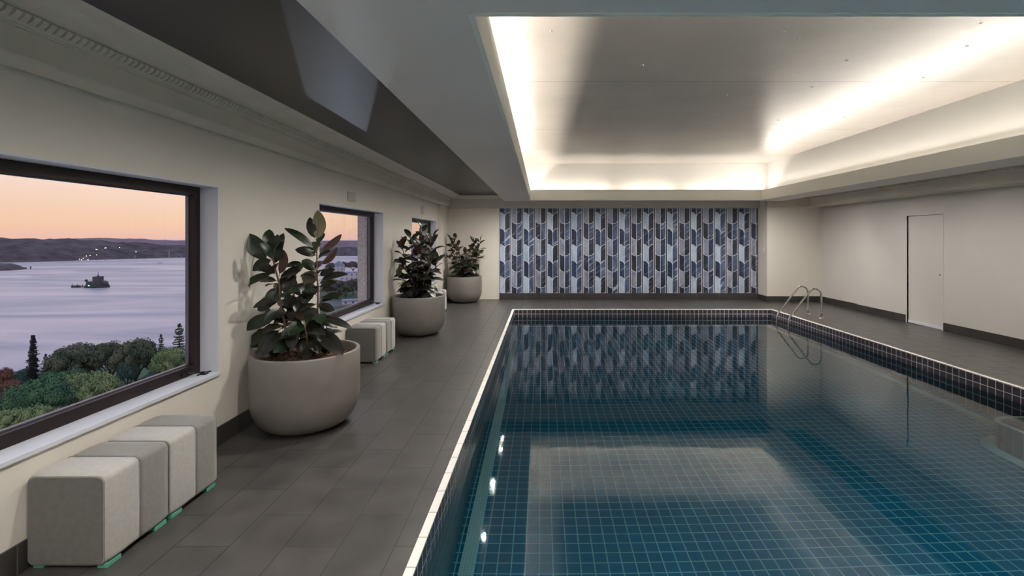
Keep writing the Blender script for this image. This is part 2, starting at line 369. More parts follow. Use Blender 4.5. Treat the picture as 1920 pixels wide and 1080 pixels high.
# ------------------------------------------------------------------ ceilings
bm = NB()
box(bm, XO, TX0-TS-.02, YB, YF+.2, ZD, ZD+.05); box(bm, TX1+TS+.02, XR+.25, YB, YF+.2, ZD, ZD+.05)
box(bm, TX0-TS-.02, TX1+TS+.02, TY1+TS+.02, YF+.2, ZD, ZD+.05); box(bm, TX0-TS-.02, TX1+TS+.02, YB, TY0-TS-.02, ZD, ZD+.05)
struct('ceiling_dark', bm, dark_gloss).name = 'ceiling'
def ring(bm, o, i, z0, z1, mi=0):
    (a, b, c, d), (e, f, g, h) = o, i
    box(bm, a, b, c, g, z0, z1, mi); box(bm, a, b, h, d, z0, z1, mi); box(bm, a, e, g, h, z0, z1, mi); box(bm, f, b, g, h, z0, z1, mi)
O_, I_ = (BX0, BX1, BY0, BY1), (TX0, TX1, TY0, TY1)
CW = (TX0-TS, TX1+TS, TY0-TS, TY1+TS)
bm = NB(); ring(bm, O_, I_, BZ, BZ+.05); ring(bm, O_, CW, BZ+.05, ZD)
struct('ceiling_ring', bm, ring_paint).name = 'ceiling_dropped_ring'
bm = NB(); t = .018; ring(bm, (TX0-t, TX1+t, TY0-t, TY1+t), (TX0+.006, TX1-.006, TY0+.006, TY1-.006), BZ-.004, 2.75)
struct('trim_3', bm, lip_paint)
bm = NB(); e = .02
ring(bm, (CW[0]-e, CW[1]+e, CW[2]-e, CW[3]+e), CW, BZ+.05, TZ); struct('ceiling_cove_wall', bm, cove_paint)
bm = NB(); box(bm, CW[0]-e, CW[1]+e, CW[2]-e, CW[3]+e, TZ, TZ+.05); struct('ceiling_upper', bm, tray_ceil)

# hidden light strips in the cove: aluminium channel with diffuser plus its light
led_em = mat('led_diffuser', (.9, .9, .85), .5, emit=((1, .93, .80), 6))
alu = mat('aluminium', (.7, .7, .7), .3, metal=1)
def led(name, x0, x1, y0, y1, lab, tx=0, ty=0, up=.10, k=1):
    c = ((x0+x1)/2, (y0+y1)/2, BZ+.05+up); lx, ly = x1-x0, y1-y0
    t = thing(name, c, lab, 'light strip', 'light strips hidden in the ceiling cove')
    bm = NB(); box(bm, -lx/2, lx/2, -ly/2, ly/2, 0, .015); obj('channel', bm, alu, t)
    bm = NB(); box(bm, -lx/2+.012, lx/2-.012, -ly/2+.012, ly/2-.012, -up, 0); obj('riser', bm, alu, t)
    bm = NB(); box(bm, -lx/2+.004, lx/2-.004, -ly/2+.004, ly/2-.004, .015, .02); obj('diffuser', bm, led_em, t)
    ld = bpy.data.lights.new('cove_light', 'AREA'); ld.shape = 'RECTANGLE'; ld.size = lx; ld.size_y = ly
    ld.color = (1, .93, .82); ld.energy = COVE_W*k*max(lx, ly)
    lo = bpy.data.objects.new('cove_light', ld); C.objects.link(lo); lo.parent = t; lo.location = (0, 0, .03); 
    z_ = -Vector((tx, ty, 1)).normalized()
    if ly > lx: y_ = Vector((0, 1, 0)); x_ = y_.cross(z_)
    else: x_ = Vector((1, 0, 0)); y_ = z_.cross(x_)
    lo.rotation_euler = Matrix((x_, y_, z_)).transposed().to_euler()
m_ = TS*.55
led('light_strip', TX0-m_-.02, TX0-m_+.02, TY0, TY1+.08, 'light strip in the left side of the ceiling cove', tx=TILT, up=.02, k=.65)
led('light_strip', TX1+m_-.02, TX1+m_+.02, TY0, TY1+.08, 'light strip in the right side of the ceiling cove', tx=-1.2, up=.12, k=.75)
led('light_strip', TX0-.05, 1.62, TY1+m_-.02, TY1+m_+.02, 'left light strip in the far side of the ceiling cove', ty=-.8, up=.06, k=.6)
led('light_strip', 1.85, 3.1, TY1+m_-.02, TY1+m_+.02, 'middle light strip in the far side of the ceiling cove', ty=-.8, up=.06, k=.6)
led('light_strip', 3.33, TX1+.05, TY1+m_-.02, TY1+m_+.02, 'right light strip in the far side of the ceiling cove', ty=-.8, up=.06, k=.6)
led('light_strip', TX0+.05, TX1-.05, TY0-m_-.02, TY0-m_+.02, 'light strip in the near side of the ceiling cove', ty=1.5, up=.14, k=1.2)

# added fill washers, hidden on the dark ceiling above the ring's outer edge
wl = 0
spots = [(5.76, yy, 1.0, 'slim added fill washer above the ring by the right wall') for yy in (.4, 2.2, 4.0, 5.8, 7.6, 9.4, 11.0)]
spots += [(xx, 11.52, .9, 'slim added fill washer above the ring before the far wall') for xx in (-.1, 1.2, 2.5, 3.8, 5.0)]
spots += [(-.90, 11.5, 1.3, 'slim added fill washer above the far left corner of the ring')]
spots += [(-.925, yy, 1.05, 'slim added fill washer above the left edge of the ring') for yy in (-.3, 1.3, 2.9, 4.5, 6.1, 7.7, 9.3, 10.9)]
for x, y, k_, lab in spots:
    t = thing('fill_washer', (x, y, ZD), lab, 'added fill light', lab.replace('washer', 'washers'))
    bm = NB(); lathe(bm, [(0, -.03), (.03, -.03), (.035, -.025), (.035, 0)], 20); obj('housing', bm, frame_black, t)
    ld = bpy.data.lights.new('fill_washer', 'SPOT'); ld.energy = WASH_FILL_W*k_; ld.spot_size = radians(170); ld.spot_blend = 1; ld.shadow_soft_size = .035; ld.color = (1, .95, .88)
    lo = bpy.data.objects.new('fill_washer', ld); C.objects.link(lo); lo.parent = t; lo.location = (0, 0, -.04)
# small studs on the upper ceiling
bm = NB(); lathe(bm, [(0, -.007), (.010, -.007), (.013, -.003), (.014, 0)], 14); me = None
for k, (px, py) in enumerate(((1033, 58), (1471, 59), (1498, 74), (1588, 113), (1205, 122), (1840, 43), (1813, 86), (1523, 163), (1732, 145), (1363, 178), (1194, 192), (1459, 225), (1283, 226), (1303, 237), (1361, 255), (1584, 219))):
    Y = F*(TZ-EYE)/(CY-py); X = (px-CX)*Y/F
    if me is None: so = obj('ceiling_stud', bm, mat('stud_metal', (.45, .42, .38), .35, metal=.6)); me = so
    else: so = me.copy(); C.objects.link(so)
    so.location = (X, Y, TZ); tag(so, 'small round fixing stud on the lit recessed ceiling', 'ceiling stud', 'fixing studs on the recessed ceiling')

# ------------------------------------------------------------------ cornices
def cornice(name, pts, along, a, b, dent, sgn, at):
    """pts: profile (offset from wall, z); along 'Y' side walls / 'X' end walls; at = wall coordinate, sgn = direction into the room"""
    bm = NB()
    prof = [(at+sgn*p[0], p[1]) for p in pts]
    prism(bm, prof, along, a, b)
    (d0, dz0), (d1, dz1) = dent; y = a+.01
    while y < b-.03:
        # each dentil: a small rounded tongue, wider above
        pr = []
        for s_ in range(7):
            tt_ = s_/6; off = d0+(d1-d0)*tt_ + .018*sin(pi*tt_)**.5 if 0 < tt_ < 1 else d0+(d1-d0)*tt_
            pr.append((at+sgn*(off+.008), dz0+(dz1-dz0)*tt_))
        pr += [(at+sgn*(d1-.02), dz1), (at+sgn*(d0-.02), dz0)]
        prism(bm, pr, along, y, y+.026); y += .04
    return struct(name, bm, plaster)
LP = [(0, 2.525), (.07, 2.50), (.142, 2.535), (.150, 2.545), (.150, 2.668), (.160, 2.672), (.160, 2.680), (.170, 2.684), (.172, 2.690), (.205, 2.735), (.215, 2.738), (.255, 2.745), (.32, 2.752), (.37, 2.768), (.375, 2.772), (.44, 2.776), (.475, ZD), (0, ZD)]
cornice('trim_4', LP, 'Y', YB, YF, ((.172, 2.693), (.200, 2.733)), 1, XL)
RP = [(0, 2.462), (.10, 2.470), (.145, 2.478), (.15, 2.485), (.15, 2.645), (.16, 2.65), (.16, 2.658), (.17, 2.662), (.20, 2.70), (.21, 2.703), (.26, 2.72), (.33, 2.75), (.34, 2.765), (.38, 2.77), (.40, ZD), (0, ZD)]
dn = ((.17, 2.664), (.195, 2.698))
cornice('trim_5', [(a-.02, z) if a else (a, z) for a, z in RP], 'X', -2.6, 5.9, ((.15, 2.664), (.175, 2.698)), -1, YF)
cornice('trim_6', RP, 'X', 5.80, XR2, dn, -1, YN)
cornice('trim_7', [(a*1.0+.18 if a else 0, z) for a, z in RP], 'Y', YB, YN, ((.35, 2.664), (.375, 2.698)), -1, XR)

# ------------------------------------------------------------------ wallpaper panel
def paper(name, ca, cb, streak, sc):
    m = bpy.data.materials.new(name); m.use_nodes = True; n = m.node_tree.nodes; l = m.node_tree.links; b = n['Principled BSDF']
    t = n.new('ShaderNodeTexCoord'); mp = n.new('ShaderNodeMapping'); mp.inputs['Scale'].default_value = (1, 1, .35); l.new(t.outputs['Object'], mp.inputs[0])
    x = n.new('ShaderNodeTexNoise'); x.inputs['Scale'].default_value = sc; x.inputs['Detail'].default_value = 6; x.inputs['Distortion'].default_value = .8; l.new(mp.outputs[0], x.inputs['Vector'])
    r = n.new('ShaderNodeValToRGB'); e = r.color_ramp.elements; e[0].position = .35; e[0].color = (*ca, 1); e[1].position = .68; e[1].color = (*cb, 1); l.new(x.outputs['Fac'], r.inputs[0])
    mp3 = n.new('ShaderNodeMapping'); mp3.inputs['Rotation'].default_value = (0, radians(40), 0); l.new(t.outputs['Object'], mp3.inputs[0])
    mp2 = n.new('ShaderNodeMapping'); mp2.inputs['Scale'].default_value = (.8, 1, 5); l.new(mp3.outputs[0], mp2.inputs[0])
    y = n.new('ShaderNodeTexNoise'); y.inputs['Scale'].default_value = 5; y.inputs['Detail'].default_value = 5; l.new(mp2.outputs[0], y.inputs['Vector'])
    q = n.new('ShaderNodeMapRange'); q.inputs['From Min'].default_value = .58; q.inputs['From Max'].default_value = .72; q.inputs['To Max'].default_value = streak; l.new(y.outputs['Fac'], q.inputs['Value'])
    mx = n.new('ShaderNodeMixRGB'); mx.inputs[2].default_value = (.48, .56, .70, 1); l.new(q.outputs[0], mx.inputs[0]); l.new(r.outputs[0], mx.inputs[1])
    l.new(mx.outputs[0], b.inputs['Base Color']); b.inputs['Roughness'].default_value = .55; return m
P_M = [paper('paper_pale', (.30, .38, .52), (.52, .60, .74), .4, 5), paper('paper_grey', (.17, .18, .26), (.36, .38, .48), .6, 6),
       paper('paper_navy', (.006, .012, .036), (.022, .045, .12), .25, 4), paper('paper_slate', (.022, .035, .075), (.10, .15, .27), .8, 6),
       paper('paper_ink', (.006, .008, .022), (.03, .036, .065), .25, 5), paper('paper_blue', (.016, .03, .075), (.09, .14, .26), 1.0, 5),
       mat('paper_line', (.80, .84, .90), .5)]
wx0, wx1, wz0, wz1 = -1.143, 5.862, .165, 2.462
half, colw, lev = .3243, .283, .434; hw = colw/2
PYW = YF-.012
bm = NB()
def face(pts, y, mi):
    cl = [(min(max(x, wx0), wx1), min(max(z, wz0), wz1)) for x, z in pts]
    ar = sum(cl[i][0]*cl[(i+1) % len(cl)][1]-cl[(i+1) % len(cl)][0]*cl[i][1] for i in range(len(cl)))
    if abs(ar) < 1e-5: return
    f = bm.faces.new([bm.verts.new((x, y, z)) for x, z in cl]); f.material_index = mi
    f.normal_update()
    if f.normal.y > 0: f.normal_flip()
box(bm, wx0, wx1, PYW+.002, YF, wz0, wz1, 4)
K = 8
def line(pts, w=.0045):
    for (x0, z0), (x1, z1) in zip(pts, pts[1:]):
        d = Vector((x1-x0, z1-z0)); L_ = d.length
        if L_ < 1e-6: continue
        nx, nz = -d.y/L_*w, d.x/L_*w
        if min(z0, z1) > wz1 or max(z0, z1) < wz0: continue
        face([(x0+nx, z0+nz), (x1+nx, z1+nz), (x1-nx, z1-nz), (x0-nx, z0-nz)], PYW-.0015, 6)
cpal = {0: [(0, 4), (2, 3)], 1: [(1, 2), (4, 5)], 2: [(0, 3), (2, 5)], 3: [(1, 4), (4, 3)]}
ztopA = 2.462-.105      # top of the first arch in the A columns, measured down the panel
ztopB = 2.462-.42
c = 0; x = wx0
while x < wx1-.02:
    xc = x+hw; A = (c % 2 == 0); rnd = random.Random(c*7+1)
    for k in range(-1, 7):
        for s in (-1, 1):
            pl = cpal[(c % 4)] if A else cpal[(c+k//99) % 4]
            mi = pl[k % 2][0 if s < 0 else 1]
            if A:   # arches centred on the column's outer edges, tips meeting low on the centre line
                zt = ztopA-k*lev
                top = [(xc+s*hw*(1-sin(t)), zt-.13*(1-cos(t))) for t in [pi/2*j/K for j in range(K+1)]]
                bot = [(p[0], p[1]-lev-.02) for p in top]
                face(top+bot[::-1], PYW-.0002*0, mi)
                line(top, .0046)
            else:   # rounded bottoms
                zb = ztopB-k*lev
                bot = [(xc+s*hw*sin(t), zb+.115*(1-cos(t))) for t in [pi/2*j/K for j in range(K+1)]]
                top = [(p[0], p[1]+lev+.02) for p in bot]
                face(bot+top[::-1], PYW-.0002*0, mi)
                line(bot, .0046)
    line([(xc, wz0), (xc, wz1)], .0046)
    for e in (xc-hw, xc+hw): line([(e, wz0), (e, wz1)], .0058)
    x += half; c += 1
wp = obj('wallpaper_panel', bm, P_M, recalc=False)
tag(wp, 'blue and white scalloped art deco wallpaper panel on the far wall', 'wallpaper')
bz = mat('bronze_edge', (.10, .07, .05), .4)
bm = NB(); box(bm, wx0-.012, wx0, YF-.016, YF, wz0, wz1); obj('edge_strip', bm, bz, wp)
bm = NB(); box(bm, wx1-.02, wx1, YF-.02, YF-.012, wz0, wz1); obj('edge_strip', bm, bz, wp)

# ------------------------------------------------------------------ wall fittings
for y0, y1, z0, z1, lab in ((6.50, 6.77, 2.17, 2.30, 'square grille panel on the wall above the second window'), (10.5, 10.72, 2.19, 2.37, 'grille panel on the wall above the farthest window')):
    t = thing('wall_grille', (XL, (y0+y1)/2, z0), lab, 'wall grille'); w_, h_ = y1-y0, z1-z0
    bm = NB(); box(bm, 0, .012, -w_/2, w_/2, 0, h_); obj('plate', bm, grille_mat, t, bevel=.003)
    for q in range(4):
        bm = NB(); zz = .02+q*(h_-.04)/4; box(bm, .012, .017, -w_/2+.03, w_/2-.03, zz, zz+.012); obj('slat', bm, plaster, t)
t = thing('light_switch', (5.86, 12.74, 1.30), 'small white light switch on the wall return beside the wallpaper', 'switch')
bm = NB(); box(bm, -.008, 0, -.04, .04, 0, .12); obj('plate', bm, white_plastic, t, bevel=.002)
bm = NB(); box(bm, -.012, -.008, -.012, .012, .045, .075); obj('rocker', bm, white_plastic, t)

# ------------------------------------------------------------------ pool ladder
lad = thing('pool_ladder', (5.79, 10.25, 0), 'stainless steel pool ladder rails at the far right pool corner', 'pool ladder')
def rail_pts():
    P = [(0, .0)] + [(0, .12*i) for i in range(1, 4)]; P += [(0, .48)]
    r = .135; cx_, cz_ = -r, .48
    P += [(cx_+r*cos(a), cz_+r*sin(a)) for a in [radians(12*i) for i in range(1, 12)]]
    x_, z_ = P[-1]; ex, ez = -.655, .02
    P += [(x_+(ex-x_)*k/5, z_+(ez-z_)*k/5) for k in range(1, 6)]
    P += [(ex-.018, -.03), (ex-.025, -.09), (ex-.025, -.25), (ex-.02, -.5), (ex-.01, -.85)]
    return P
for dy in (-.25, .25):
    bm = NB(); tube(bm, [(x, dy, z) for x, z in rail_pts()], .0195, 16); rl = obj('rail', bm, steel, lad)
    bm = NB(); lathe(bm, [(0, .0), (.045, .0), (.045, .006), (.03, .016), (.02, .018), (.0195, .03)], 24, (0, dy, 0)); obj('foot_flange', bm, steel, rl)
for z in (-.42, -.72):
    bm = NB(); box(bm, -.72, -.64, -.25, .25, z, z+.03); obj('tread', bm, steel, lad, bevel=.008)

# ------------------------------------------------------------------ benches: upholstered cube seats
def rbox(bm, x0, x1, y0, y1, z0, z1): box(bm, x0, x1, y0, y1, z0, z1)
def make_seat(flip=False):
    """two tone cube seat, 0.42 long (y) x 0.40 deep (x) x 0.46 high, base point at its near room side corner"""
    t = thing('cube_seat', (0, 0, 0), 'x', 'upholstered seat'); L_ = .416; h0, h1 = .022, .478; R_ = .035
    # profile across x,z with rounded top edges
    def prof(x0, x1, z0, z1, r, rb=.03, k=6):
        p = [(x0+rb, z0), (x1-rb, z0)]
        p += [(x1-rb+rb*sin(a), z0+rb-rb*cos(a)) for a in [pi/2*i/k for i in range(1, k+1)]]
        p += [(x1-r+r*cos(a), z1-r+r*sin(a)) for a in [pi/2*i/k for i in range(k+1)]]
        p += [(x0+r-r*sin(a), z1-r+r*cos(a)) for a in [pi/2*i/k for i in range(k+1)]]
        p += [(x0+rb-rb*cos(a), z0+rb-rb*sin(a)) for a in [pi/2*i/k for i in range(0, k)]]
        return p
    def band(y0, y1, rs, re):
        bm = NB(); prev = None; K_ = 9; n_ = None
        for i in range(K_+1):
            y = y0+(y1-y0)*i/K_; ins = 0
            if rs and i == 0: ins = .014
            if rs and i == 1: y = y0+.006; ins = .005
            if re and i == K_: ins = .014
            if re and i == K_-1: y = y1-.006; ins = .005
            bulge = .004*sin(pi*i/K_)
            pr = prof(-.402+ins-bulge, -ins+bulge, h0+ins*.6, h1-ins+bulge, R_)
            ring_ = [bm.verts.new((a, y, b)) for a, b in pr]
            if prev:
                for q in range(len(ring_)):
                    f = bm.faces.new((prev[q], prev[(q+1) % len(ring_)], ring_[(q+1) % len(ring_)], ring_[q])); f.smooth = True
            else: bm.faces.new(ring_)
            prev = ring_
        bm.faces.new(prev[::-1]); return bm
    ca, cb = (fab_dark, fab_light) if flip else (fab_light, fab_dark)
    o1 = obj('cover_band', band(.0, L_/2, True, False), ca, t); o1['label'] = ('darker' if flip else 'pale')+' grey near half of the cover'
    o2 = obj('cover_band', band(L_/2, L_, False, True), cb, t); o2['label'] = ('pale' if flip else 'darker')+' grey far half of the cover'
    # end panel facing the camera and seams
    pr = prof(-.402+.012, -.012, h0+.01, h1-.012, R_)
    bm = NB(); vs = [bm.verts.new((a, -.0035, b)) for a, b in pr]; vs2 = [bm.verts.new((a, .004, b)) for a, b in pr]
    bm.faces.new(vs)
    for q in range(len(vs)): bm.faces.new((vs[q], vs2[q], vs2[(q+1) % len(vs)], vs[(q+1) % len(vs)]))
    obj('end_panel', bm, fab_grey, t)
    for y, r_ in ((.002, .0018), (L_/2, .0018)):
        bm = NB(); pr = prof(-.4025-(.002 if y > .1 else -.008), (.002 if y > .1 else -.008), h0+.002, h1+(.002 if y > .1 else -.008), R_); tube(bm, [(a, y, b) for a, b in pr+pr[:1]], r_, 6, caps=False); obj('seam', bm, seam_mat, t)
    for (fx, fy) in ((-.055, .012), (-.055, L_-.10), (-.38, .012), (-.38, L_-.10)):
        bm = NB(); box(bm, fx, fx+.05, fy, fy+.085, 0, .024); obj('foot', bm, acrylic, t, bevel=.002)
    return t
rows = [(2.438, False, ['light and dark grey striped cube seat, the nearer one, under the near window', 'striped cube seat under the near window, the farther one beside the large planter']),
        (6.42, True, ['striped cube seat under the second window, nearer to the large planter', 'striped cube seat under the second window, touching the middle planter side']),
        (10.33, True, ['cube seat under the farthest window, half hidden behind the middle planter', 'last cube seat under the farthest window before the far planter'])]
pro = {}
for y, flip, labs in rows:
    for k, lab in enumerate(labs):
        if flip not in pro: s = pro[flip] = make_seat(flip)
        else: s = copy_tree(pro[flip])
        s.location = (-2.203, y+k*.428, 0); s['label'] = lab; s['group'] = 'striped cube seats under the windows'

# ------------------------------------------------------------------ rubber plants
def leaf_material(name, top, under, rough):
    m = bpy.data.materials.new(name); m.use_nodes = True; n = m.node_tree.nodes; l = m.node_tree.links; b = n['Principled BSDF']
    g = n.new('ShaderNodeNewGeometry'); mx = n.new('ShaderNodeMixRGB'); mx.inputs[1].default_value = (*top, 1); mx.inputs[2].default_value = (*under, 1)
    l.new(g.outputs['Backfacing'], mx.inputs[0])
    t = n.new('ShaderNodeTexCoord'); x = n.new('ShaderNodeTexNoise'); x.inputs['Scale'].default_value = 5; l.new(t.outputs['Object'], x.inputs['Vector'])
    q = n.new('ShaderNodeMapRange'); q.inputs['To Min'].default_value = .5; q.inputs['To Max'].default_value = 1.5; l.new(x.outputs['Fac'], q.inputs['Value'])
    v = n.new('ShaderNodeVectorMath'); v.operation = 'SCALE'; l.new(mx.outputs[0], v.inputs[0]); l.new(q.outputs[0], v.inputs['Scale']); l.new(v.outputs[0], b.inputs['Base Color'])
    b.inputs['Roughness'].default_value = rough; b.inputs['Specular IOR Level'].default_value = .5; return m
leaf_g = leaf_material('rubber_leaf_green', (.012, .025, .011), (.17, .16, .085), .32)
leaf_r = leaf_material('rubber_leaf_burgundy', (.013, .013, .009), (.085, .042, .032), .33)
leaf_rib = mat('leaf_midrib', (.10, .085, .05), .5)
def add_leaf(bm, base, tip, w, nrm, mi, fold=.22, arch=.12):
    base, tip = Vector(base), Vector(tip); d = tip-base; Ln = d.length; d.normalize()
    s = d.cross(nrm)
    if s.length < .05: s = d.cross(Vector((.3, .9, .2)))
    s.normalize(); u = s.cross(d).normalized()
    K_ = 9; st_ = .10; rowsv = []
    for i in range(K_+1):
        t_ = i/K_
        wd = w/2*(sin(pi*min(1, t_**.92))**.62)*(1.0 if t_ < .93 else .75) if 0 < t_ < 1 else .002
        c_ = base + d*(Ln*(st_+(1-st_)*t_)) + u*(arch*Ln*(sin(pi*t_*.9)*.6 - t_*t_*.5))
        r = []
        for j in (-1, -.55, 0, .55, 1): r.append(bm.verts.new(c_ + s*(wd*j) + u*(abs(j)**1.5*wd*fold)))
        rowsv.append(r)
    for a, b in zip(rowsv, rowsv[1:]):
        for j in range(4):
            f = bm.faces.new((a[j], a[j+1], b[j+1], b[j])); f.smooth = True; f.material_index = mi
    tube(bm, [base, base+d*Ln*st_*.6, rowsv[0][2].co + u*.0], .0028, 5, 2)
    tube(bm, [r[2].co - u*.001 for r in rowsv[:-1]], [.0026-.0002*i for i in range(K_)], 4, 2, caps=False)
def potted(loc, lab, stems, leaves, seed, extra, lrange=(.18, .27)):
    """stems: polylines in pot coords; leaves: (base, tip, width, kind, facing)"""
    t = thing('potted_rubber_plant', loc, lab, 'potted plant', 'potted rubber plants along the window wall'); rnd = random.Random(seed)
    Rr, Hh = .452, .67
    pr = [(0, .0), (.20, .0), (.245, .006)]
    pr += [(.245+(Rr-.245)*sin(a)**.9, .006+.30*(1-cos(a))) for a in [pi/2*i/12 for i in range(1, 13)]]
    pr += [(Rr, .45), (Rr, Hh-.008), (Rr-.004, Hh), (Rr-.030, Hh), (Rr-.034, Hh-.006), (Rr-.036, .45), (Rr-.06, .30)]
    bm = NB(); lathe(bm, pr, 96); obj('planter', bm, pot_mat, t)
    bm = NB(); lathe(bm, [(0, .585), (.15, .592), (.30, .582), (Rr-.036, .575)], 48)
    for f in bm.faces:
        for v in f.verts: pass
    for v in bm.verts: v.co.z += .012*noise.noise(v.co*9+Vector((seed, 0, 0)))
    for q in range(260):
        a, r_ = rnd.random()*6.28, sqrt(rnd.random())*(Rr-.06); c_ = Vector((r_*cos(a), r_*sin(a), .592)); e1 = Vector((rnd.uniform(-1, 1), rnd.uniform(-1, 1), rnd.uniform(-.3, .3))).normalized()*rnd.uniform(.008, .022); e2 = e1.cross(Vector((0, 0, 1))).normalized()*rnd.uniform(.005, .011)
        z_ = Vector((0, 0, .006))
        vs = [bm.verts.new(c_+p) for p in (-e1-e2, e1-e2, e1+e2, -e1+e2, -e1-e2+z_, e1-e2+z_, e1+e2+z_, -e1+e2+z_)]
        for f in ((4, 5, 6, 7), (0, 1, 5, 4), (1, 2, 6, 5), (2, 3, 7, 6), (3, 0, 4, 7)): bm.faces.new([vs[i] for i in f])
    obj('soil', bm, soil_mat, t)
    for s_ in stems:
        bm = NB(); n_ = len(s_); tube(bm, s_, [.011-.006*i/(n_-1) for i in range(n_)], 8); obj('stem', bm, stem_mat, t)
    bm = NB()
    for (b_, tp, w, kd, nr) in leaves: add_leaf(bm, b_, tp, w, Vector(nr), kd)
    for s_ in stems:                      # leaves spiralling up each stem
        seg = [(Vector(a), Vector(b)) for a, b in zip(s_, s_[1:])]; tot = sum((b-a).length for a, b in seg)
        nn = int(tot*extra); ph = rnd.random()*6
        for i in range(nn):
            dist = tot*(.12+.88*(i+.5)/nn); acc = 0
            for a, b in seg:
                if acc+(b-a).length >= dist: break
                acc += (b-a).length
            p = a.lerp(b, min(1, (dist-acc)/(b-a).length)); ph += 2.4
            rel = i/max(1, nn-1); el = -.45+1.35*rel**1.6+rnd.uniform(-.25, .25); ln = rnd.uniform(*lrange)*(1-.25*rel)
            dr = Vector((cos(ph)*cos(el), sin(ph)*cos(el), sin(el)))
            add_leaf(bm, p, p+dr*ln, ln*rnd.uniform(.44, .56), Vector((0, -.45, 1)) + .3*Vector((rnd.uniform(-1, 1), rnd.uniform(-1, 1), 0)), rnd.choice((0, 1, 1)))
    for v in bm.verts:      # leaves bend against the walls instead of passing through
        lim = -2.60 if loc[1] < 12 else -2.51
        v.co.x = max(v.co.x, lim-loc[0]+.004*noise.noise(v.co*7)); v.co.y = min(v.co.y, 13.06-loc[1])
    obj('foliage', bm, [leaf_g, leaf_r, leaf_rib], t, recalc=False)
    return t

# near plant: its main leaves measured one by one (x across, z height in metres), depth given per leaf
P1 = (-2.12, 4.35, 0.0); sc1 = 4.35/F
def q1(zx, zy, dep=0.0):
    X = (430+zx/3.6-CX)*sc1; Z = EYE-(360+zy/3.6-CY)*sc1
    k = 1+dep/4.35
    return (X*k-P1[0], dep, EYE+(Z-EYE)*k)
st1 = [[q1(597, 1090, .02), q1(593, 900, .02), q1(598, 700, .0), q1(592, 520, -.02), q1(590, 335, -.02)],
       [q1(400, 1090, .0), q1(375, 900, -.05), q1(345, 760, -.08), q1(335, 610, -.1), q1(300, 480, -.12), q1(285, 400, -.12)],
       [q1(500, 1090, .1), q1(470, 900, .12), q1(440, 720, .12), q1(420, 560, .10)],
       [q1(330, 1085, .1), q1(290, 960, .12), q1(260, 860, .12)],
       [q1(540, 1090, -.1), q1(520, 960, -.14), q1(500, 860, -.16)],
       [q1(640, 1090, .1), q1(660, 980, .12), q1(655, 880, .14)]]
